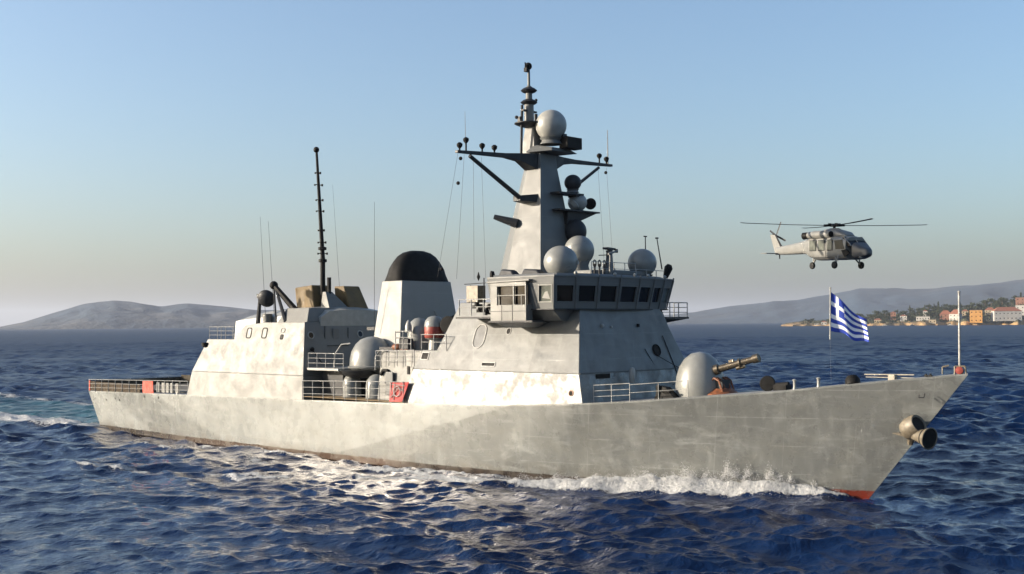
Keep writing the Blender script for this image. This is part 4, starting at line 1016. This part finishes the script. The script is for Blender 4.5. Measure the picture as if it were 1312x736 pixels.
foredeck('hatch_cover', 92.2, lambda b_, x, z: b_.lathe((x, -.9, z + .2), [(.5, -.3), (.48, .1), (.35, .3), (.02, .38)], 16, (-.3, .3, 1)), m_black)
foredeck('breakwater', 94.5, lambda b_, x, z: b_.tube((x - 1.8, -.2, z + .35), (x + 1.6, -.15, z + .4), .04, n=6).tube((x - 1.7, -.2, z + .18), (x + 1.6, -.15, z + .2), .03, n=6).box((x + .2, -.3, z + .2), (.45, .4, .4)), m_rope)
foredeck('cleat', 97.2, lambda b_, x, z: b_.box((x, -.55, z + .08), (.5, .16, .1)).tube((x - .1, -.55, z), (x - .15, -.55, z + .2), .07, n=6).tube((x + .15, -.55, z), (x + .15, -.55, z + .22), .07, n=6), m_black)
foredeck('fairlead', 98.95, lambda b_, x, z: b_.path([(x - .95, -.25, z), (x - .95, -.25, z + .45), (x - .55, -.2, z + .55)], .05).path([(x - .2, -.15, z), (x - .2, -.15, z + .5), (x + .4, 0, z + .5), (x + .45, 0, z)], .06), m_tan)
foredeck('bow_roller', 99.0, lambda b_, x, z: b_.lathe((x, .0, z + .25), [(.24, -.22), (.24, .22), (.05, .24)], 12, (.2, -1, 0)), m_dkred)
MB().tube((99.0, 0, deck_z(99) - .05), (99.05, 0, 13.7), .085, .07, 10).sphere((99.05, 0, 13.75), .1, n=8, m=6).build('jackstaff', m_rail, ship, True)
b = MB().path([(96.8, -1.03, 7.3), (96.8, -1.12, 7.1), (97.1, -1.03, 7.1), (97.1, -.9, 7.35)], .03, 5); b.build('eye_plate', m_dark, ship)
# anchor gear: a housing and a flared horn on the stem with a fin behind it
an = MB().lathe((96.4, -1.15, 5.2), [(.62, -.55), (.72, -.2), (.7, .35), (.62, .55), (.5, .5), (.45, -.2)], 24, (.75, -.2, .42)).build('anchor_housing', m_tan, ship, True)
MB().lathe((96.4, -1.15, 5.2), [(.6, -.15), (.6, .46), (.01, .47)], 24, (.75, -.2, .42)).build('dark_mouth', m_black, an, True)
MB().lathe((96.6, -1.3, 4.75), [(.3, -.3), (.36, .1), (.5, .7), (.72, 1.15), (.66, 1.17), (.4, .6)], 24, (.85, -.25, -.12)).build('horn', m_tan, an, True)
MB().lathe((96.6, -1.3, 4.75), [(.52, .7), (.66, 1.12), (.01, 1.13)], 24, (.85, -.25, -.12)).build('dark_mouth', m_black, an, True)
MB().hexa([(95.2, -1.5, 4.75), (96.6, -1.3, 4.45), (96.6, -1.0, 4.45), (95.4, -.9, 4.75)], [(95.2, -1.5, 4.82), (96.5, -1.35, 4.75), (96.5, -1.0, 4.75), (95.4, -.9, 4.82)]).tube((96.3, -1.0, 4.9), (95.9, -.5, 4.1), .3, .2, 8).build('fin', m_tan, an)

# ---- stern
railing([(-1.9, 6.0, 4.35), (-2.0, -6.05, 4.35)], 1.35, 3, 1.7, .03)
railing([(-2.0, -6.15, 4.35), (10, -6.75, 4.62), (21.4, -7.3, 4.85)], 1.4, 3, 1.75, .034)
railing([(-2.0, 6.15, 4.35), (21.4, 7.3, 4.85)], 1.4, 3, 1.75, .034)
b = MB(); b.prism([(-1.9, 6.02), (21.3, 7.2), (21.3, 7.26), (-1.9, 6.08)], 4.5, 5.85); b.prism([(-1.9, -6.0), (-1.84, -6.0), (-1.84, 6.0), (-1.9, 6.0)], 4.5, 5.6); b.build('safety_net', m_net, ship)
MB().prism([(-1.9, -6.12), (10.8, -6.74), (10.8, -6.70), (-1.9, -6.08)], 4.48, 5.55).build('safety_net', plain('brown_net', (.05, .036, .022), .9, 0, .35, 5), ship)
MB().box((9.5, 0, 4.85), (17, 10.6, .04)).build('flight_deck', m_deckdk, ship)
b = MB(); r = random.Random(4)
for x in np.linspace(1, 20, 9): b.box((x, 6.2, 5.0 + r.random() * .3), (r.uniform(.5, 1.2), .6, r.uniform(.4, .9)))
b.box((17.5, 5.4, 5.5), (4.5, 1.2, 1.1)); b.build('deck_gear', m_net, ship)
b = MB()
for x in (14.9, 16.0, 16.9, 17.8, 18.9): b.box((x, -6.9 - (x - 15) * .03, 5.4), (.6, .12, 1.05))
b.build('fender_board', m_side, ship, bevel=.03)
MB().box((-1.8, -6.1, 5.05), (.22, .16, 1.2)).build('stern_marker', m_orange, ship, bevel=.03)
b = MB()
for x, z in ((2.5, 3.6), (4.9, 3.85), (6.0, 3.7), (12.3, 4.35), (15.6, 4.35)): MB().lathe((x, -(ip(x, SX, SY) - .02 - .12 * (4.6 - z)), z), [(.16, -.1), (.16, .03), (.01, .03)], 10, (0, -1, 0)).build('scupper', m_black, ship)

# hanging cloths on the rails, each a thing of its own
def cloth(name, P, Q, h, mat, label, cat, z0_):
    P, Q = Vector(P), Vector(Q); b = MB(); nx_, nz_ = 14, 10; vs = []
    out = (Q - P).cross(Vector((0, 0, 1))).normalized()
    for k, th_ in ((0, 0), (1, .03)):
        for j in range(nz_ + 1):
            for i in range(nx_ + 1):
                p = P.lerp(Q, i / nx_) + Vector((0, 0, z0_ + h * j / nz_)) + out * (.06 + .04 * math.sin(i * 1.3 + j * .3) + th_)
                vs.append(p)
    m = (nx_ + 1) * (nz_ + 1); fs = []
    for j in range(nz_):
        for i in range(nx_):
            a = j * (nx_ + 1) + i; fs.append((a, a + 1, a + nx_ + 2, a + nx_ + 1)); fs.append((m + a + nx_ + 1, m + a + nx_ + 2, m + a + 1, m + a))
    b.add(vs, fs); o = b.build(name, mat, None, True); tag(o, label, cat); return o
cloth('orange_banner', (11.9, -6.95, 4.7), (14.3, -7.07, 4.75), 1.3, m_orange, 'orange cloth hanging on the stern railing', 'banner', 0)
# red net box at the forward end of the well rail
rn = MB()
rn.add([(53.4, -7.62, 5.45), (55.0, -7.62, 5.5), (55.7, -7.45, 7.15), (53.4, -7.5, 7.1)] + [(53.4, -7.58, 5.45), (55.0, -7.58, 5.5), (55.7, -7.41, 7.15), (53.4, -7.46, 7.1)], [(0, 1, 2, 3), (7, 6, 5, 4), (0, 4, 5, 1), (1, 5, 6, 2), (2, 6, 7, 3), (3, 7, 4, 0)])
rno = rn.build('red_panel', m_red, None); tag(rno, 'red panel with pale markings on the rail below the midship deck', 'panel')
MB().torus((54.4, -7.64, 6.35), .42, .045, (0, 1, -.08), 20, 5).path([(53.6, -7.66, 5.8), (54.1, -7.65, 6.2), (54.5, -7.64, 6.6), (55.1, -7.6, 6.4)], .035).path([(53.7, -7.6, 6.9), (55.3, -7.55, 6.85)], .03).path([(54.0, -7.66, 5.6), (54.0, -7.56, 7.0)], .03).build('marking', m_white, rno)

# ------------------------------------------------------------------ bow wave spray
b = MB(); r = random.Random(21)
for _ in range(42000):
    x = r.triangular(66, 91.8, 87)
    c_ = ip(x, [60, 70, 78, 84, 88, 92], [4.0, 2.6, 1.5, .75, .4, .1]); h = ip(x, [58, 66, 76, 82, 86, 89, 91.2, 92.2], [0, .4, .85, 1.35, 1.7, 1.15, .5, .1])
    cl = math.sin(x * 2.1) + math.sin(x * 4.7 + 1) + math.sin(x * 9.1 + 2)
    if r.random() > .45 + cl * .25: continue
    d = c_ + r.gauss(0, .45) * (1 + (90 - x) * .03); hb_ = ip(x, WLX, WLY)
    s_ = r.choice([.008, .010, .013, .016, .02, .028]) * (1 if r.random() < .9 else 1.4)
    z = h * (math.exp(-((d - c_) / .8) ** 2) * (.75 + .1 * cl)) + abs(r.gauss(0, .2)) * h * (1 + .2 * cl) + .02
    y = -(hb_ + max(.02, d))
    sc_ = r.uniform(.6, 1.1); a = r.random() * 3; cs, sn = math.cos(a) * s_, math.sin(a) * s_
    b.add([(x + cs, y + sn, z), (x - sn, y + cs, z), (x - cs, y - sn, z), (x + sn, y - cs, z), (x, y, z + s_ * sc_), (x, y, z - s_ * sc_)], [(0, 1, 4), (1, 2, 4), (2, 3, 4), (3, 0, 4), (1, 0, 5), (2, 1, 5), (3, 2, 5), (0, 3, 5)])
m_foam = plain('sea_foam', (.55, .55, .545), .7, 0, .03, 4)
tag(b.build('bow_spray', m_foam, None, True), 'white spray thrown up by the bow wave', None, None, 'stuff')

# ------------------------------------------------------------------ flag on its own staff
fl = empty('flag', (90.7, -1.0, deck_z(90.7) + .1)); tag(fl, 'blue and white striped flag with a white cross flying above the bow', 'flag')
MB().tube((90.68, -1, 10.75), (90.76, -1, 14.15), .05, .045, 8).sphere((90.76, -1, 14.2), .07, n=8, m=6).build('staff', m_white, fl, True)
MB().tube((90.7, -1, deck_z(90.7) + .05), (90.68, -1, 10.75), .003, .003, 5).build('stay', m_rail, fl)
fb = MB(); NU, NV = 54, 36; vs = []
ex = Vector((.80, .60, 0)).normalized(); ey = Vector((-ex.y, ex.x, 0))
for j in range(NV + 1):
    v = j / NV
    for i in range(NU + 1):
        u_ = i / NU
        top = 13.98 - 1.95 * u_ ** .85 + .1 * math.sin(u_ * 7); bot = 11.25 - .72 * u_ ** 1.1 + .12 * math.sin(u_ * 6 + .6) - .06 * math.sin(u_ * 13)
        z = bot + (top - bot) * (v + .035 * math.sin(u_ * 9 + v * 3) * v * (1 - v) * 4 * u_)
        w_ = math.sin(u_ * 9.5 + v * 2.2) * .2 * u_ ** .7 + math.sin(u_ * 4 - v * 3) * .14 * u_
        p = Vector((90.75, -1, 0)) + ex * (2.45 * u_ * (1 - .05 * v)) + ey * w_; vs.append((p.x, p.y, z))
m_fb = plain('flag_blue', (.02, .05, .33), .75, 0, .05); m_fwh = plain('flag_white', (.75, .76, .78), .75, 0, .03)
for m__ in (m_fb, m_fwh):
    m__.node_tree.nodes['Principled BSDF'].inputs['Subsurface Weight'].default_value = 0
fb.add(vs, [])
for j in range(NV):
    for i in range(NU):
        cu, cv_ = i // 2, (NV - 1 - j) // 2
        if cu < 10 and cv_ < 10: white = (4 <= cu < 6) or (4 <= cv_ < 6)
        else: white = (cv_ // 2) % 2 == 1
        a = j * (NU + 1) + i; fb.f.append((a, a + 1, a + NU + 2, a + NU + 1)); fb.mi.append(1 if white else 0)
fc = fb.build('flag_cloth', [m_fb, m_fwh], fl, True); sm_ = fc.modifiers.new('thickness', 'SOLIDIFY'); sm_.thickness = .01

# ------------------------------------------------------------------ helicopter (nose along local +x, rotor hub at local z 0)
hc = empty('helicopter', (80.08, 20.08, 20.25), R(-6)); tag(hc, 'grey naval helicopter with a dark nose hovering above the bow', 'helicopter')
hc.rotation_euler = (0, R(2.2), R(-25)); hc.scale = (.94, .94, .94)
def hb2(mb, nm, mt, par=None, sm=True, bevel=0): return mb.build(nm, mt, par or hc, sm, bevel, off=(0, 0, 0))
def sect(x, zc, w_, h_, e=.55, n_=28):
    out = []
    for i in range(n_):
        a = 2 * math.pi * i / n_; c_, s_ = math.cos(a), math.sin(a)
        out.append((x, w_ * math.copysign(abs(c_) ** e, c_), zc + h_ * math.copysign(abs(s_) ** e, s_)))
    return out
body = [(3.05, -2.2, 1.12, 1.02), (2.4, -2.13, 1.16, 1.08), (1.0, -2.1, 1.18, 1.12), (-1.6, -2.1, 1.18, 1.12), (-2.6, -1.98, 1.08, .98), (-3.3, -1.9, .8, .8), (-4.2, -1.92, .6, .62), (-6.0, -2.05, .48, .52), (-8.2, -2.15, .34, .42), (-9.1, -2.2, .2, .34)]
fus = hb2(MB().loft([sect(*s_) for s_ in body]), 'fuselage', m_copter)
nose = [(3.7, -2.42, .93, .76), (4.1, -2.5, .80, .60), (4.5, -2.56, .62, .46), (4.85, -2.6, .40, .30), (4.98, -2.62, .15, .12)]
body.insert(0, (3.69, -2.42, .94, .77)); fus_late = True
hb2(MB().loft([sect(*s_) for s_ in nose]), 'nose', m_copnose)
# cockpit glass: raked screens and side windows
hb2(MB().add([(2.65, -.98, -1.2), (3.62, -.9, -1.95), (3.62, 0, -1.93), (2.65, 0, -1.12), (2.65, .98, -1.2), (3.62, .9, -1.95)], [(0, 1, 2, 3), (3, 2, 5, 4)]).loft([[(2.5, -1.0, -1.15), (2.5, 1.0, -1.15), (2.5, 1.0, -2.0), (2.5, -1.0, -2.0)], [(2.62, -1.02, -1.14), (2.62, 1.02, -1.14), (3.66, .95, -2.0), (3.66, -.95, -2.0)]]), 'windscreen', m_glass, sm=False)
hb2(MB().tube((2.65, 0, -1.08), (3.66, 0, -1.93), .05, n=6).tube((2.63, -1.0, -1.14), (3.66, -.94, -1.98), .05, n=6).tube((2.63, 1.0, -1.14), (3.66, .94, -1.98), .05, n=6), 'screen_frame', m_copter)
for sg in (-1, 1):
    y = sg * 1.19
    hb2(MB().add([(1.55, y, -1.45), (1.75, y, -2.25), (2.95, y * .97, -2.25), (2.55, y * .97, -1.4)] + [(1.55, y * .93, -1.45), (1.75, y * .93, -2.25), (2.95, y * .9, -2.25), (2.55, y * .9, -1.4)], [(0, 1, 2, 3), (0, 4, 5, 1), (1, 5, 6, 2), (2, 6, 7, 3), (3, 7, 4, 0)]), 'cockpit_window', m_glass, sm=False)
    hb2(MB().add([(2.5, y * .975, -2.35), (3.2, y * .95, -2.3), (3.6, y * .9, -2.65), (2.9, y * .95, -2.95)] + [(2.5, y * .9, -2.35), (3.2, y * .85, -2.3), (3.6, y * .8, -2.65), (2.9, y * .85, -2.95)], [(0, 1, 2, 3), (0, 4, 5, 1), (1, 5, 6, 2), (2, 6, 7, 3), (3, 7, 4, 0)]), 'chin_window', m_black, sm=False)
    for x0, x1 in ((.55, 1.25), (-.75, .1), (-2.05, -1.15)):
        f_ = hb2(MB().box(((x0 + x1) / 2, y, -1.85), (x1 - x0 + .12, .05, 1.0)), 'cabin_window', m_dark, bevel=.02)
        hb2(MB().box(((x0 + x1) / 2, y + sg * .02, -1.85), (x1 - x0, .05, .88)), 'pane', m_glass2, f_)
    hb2(MB().box((-.3, y, -2.95), (3.2, .03, .03)).box((.33, y, -2.2), (.03, .03, 1.5)), 'door_seam', m_dark)
    # engine nacelle
    e_ = hb2(MB().loft([[(x, sg * .95 + .36 * w_ * math.cos(a * math.pi / 7), -.85 + .36 * w_ * math.sin(a * math.pi / 7)) for a in range(14)] for x, w_ in ((.75, .8), (.5, 1.0), (-1.6, 1.05), (-2.7, .8))]), 'engine', m_copter)
    hb2(MB().tube((.78, sg * .95, -.85), (.55, sg * .95, -.85), .27, .24, 14), 'intake', m_black, e_)
    hb2(MB().tube((-2.6, sg * .95, -.85), (-3.15, sg * 1.12, -.92), .3, .34, 14), 'exhaust', m_black, e_)
hb2(MB().loft([sect(x, zc, w_, h_, .7) for x, zc, w_, h_ in ((2.3, -1.05, .5, .1), (1.7, -.92, .8, .3), (.7, -.8, .72, .42), (-.6, -.75, .75, .46), (-1.8, -.9, .75, .42), (-3.0, -1.2, .5, .25))]), 'cowling', m_copter)
hb2(MB().loft([sect(x, zc, w_, h_, .8) for x, zc, w_, h_ in ((.9, -.42, .1, .06), (.5, -.38, .3, .12), (-.5, -.38, .3, .14), (-.9, -.45, .1, .05))]), 'mast_fairing', m_copter)
rot = hb2(MB().tube((0, 0, -.5), (0, 0, .12), .13, .12, 10).lathe((0, 0, -.02), [(.1, -.12), (.38, -.08), (.4, .06), (.2, .16), (.02, .2)], 16), 'rotor_hub', m_dark)
for k in range(4):
    a = R(253 + 90 * k)
    d = Vector((math.cos(a), math.sin(a), 0)); p_ = Vector((-d.y, d.x, 0))
    bl = MB(); rings = []
    for t, ch_, zz_ in ((.9, .10, .0), (1.3, .28, .0), (4.0, .28, .02), (8.2, .28, .12), (8.8, .18, .16)):
        c_ = d * t + Vector((0, 0, zz_)); rings.append([c_ - p_ * ch_, c_ - p_ * ch_ * .3 + Vector((0, 0, .035)), c_ + p_ * ch_, c_ - p_ * ch_ * .3 - Vector((0, 0, .03))])
    bl.loft(rings); hb2(bl, 'rotor_blade', m_dark)
    hb2(MB().tube(d * .25, d * 1.0 + Vector((0, 0, .0)), .13, .08, 8).box(d * .45 + Vector((0, 0, .1)), (.22, .22, .18), rz=a), 'blade_grip', m_black, rot)
fin = hb2(MB().loft([[(-8.0, -.13, -2.2), (-8.0, .13, -2.2), (-9.25, .1, -2.35), (-9.25, -.1, -2.35)], [(-9.35, -.06, -.55), (-9.35, .06, -.55), (-10.2, .04, -.5), (-10.2, -.04, -.5)]]), 'tail_fin', m_copter, bevel=.02)
hb2(MB().add([(-8.05, -.1, -2.0), (-8.0, .1, -2.0), (-9.3, .07, -.55), (-9.35, -.07, -.55), (-7.93, 0, -1.98), (-9.24, 0, -.5)], [(0, 4, 5, 3), (4, 1, 2, 5)]), 'fin_edge', m_dark, fin)
hb2(MB().box((-8.85, 0, -2.42), (1.0, 3.4, .07)), 'stabilator', m_copter, bevel=.02)
tr_ = hb2(MB().tube((-9.8, 0, -.6), (-9.8, .45, -.6), .16, .12, 10), 'tail_rotor_hub', m_dark)
for k in range(4):
    a = R(68 + 90 * k); d = Vector((math.cos(a), .12, math.sin(a))).normalized()
    c0 = Vector((-9.8, .42, -.6)); p_ = Vector((-d.z, 0, d.x))
    hb2(MB().loft([[c0 + d * t - p_ * .1, c0 + d * t + Vector((0, .03, 0)), c0 + d * t + p_ * .1, c0 + d * t - Vector((0, .03, 0))] for t in (.15, 1.45)]), 'tail_blade', m_dark, tr_)
for x, y in ((2.0, -1.35), (2.0, 1.35), (-3.1, 0)):
    g_ = hb2(MB().tube((x - (.5 if y else .3), y * .72, -2.85), (x, y, -3.62), .08, .07, 8).tube((x + .1, y * .8, -2.75), (x, y, -3.55), .06, .06, 8) if y else MB().tube((-2.5, 0, -2.7), (x, 0, -3.5), .08, .07, 8).tube((-3.1, 0, -2.6), (x, 0, -3.4), .07, .07, 8), 'landing_gear', m_copter)
    hb2(MB().lathe((x, y + (-.12 if y <= 0 else .12), -3.68), [(.15, -.13), (.31, -.11), (.34, 0), (.31, .11), (.15, .13)], 18, (0, 1, 0)), 'wheel', m_tyre, g_)
hb2(MB().lathe((4.35, -.45, -2.95), [(.02, -.15), (.16, -.1), (.18, .05), (.02, .1)], 12, (1, -.3, -.2)), 'landing_light', m_white)
hb2(MB().tube((-8.6, 0, -2.5), (-8.55, 0, -2.95), .06, n=6), 'tail_bumper', m_dark)
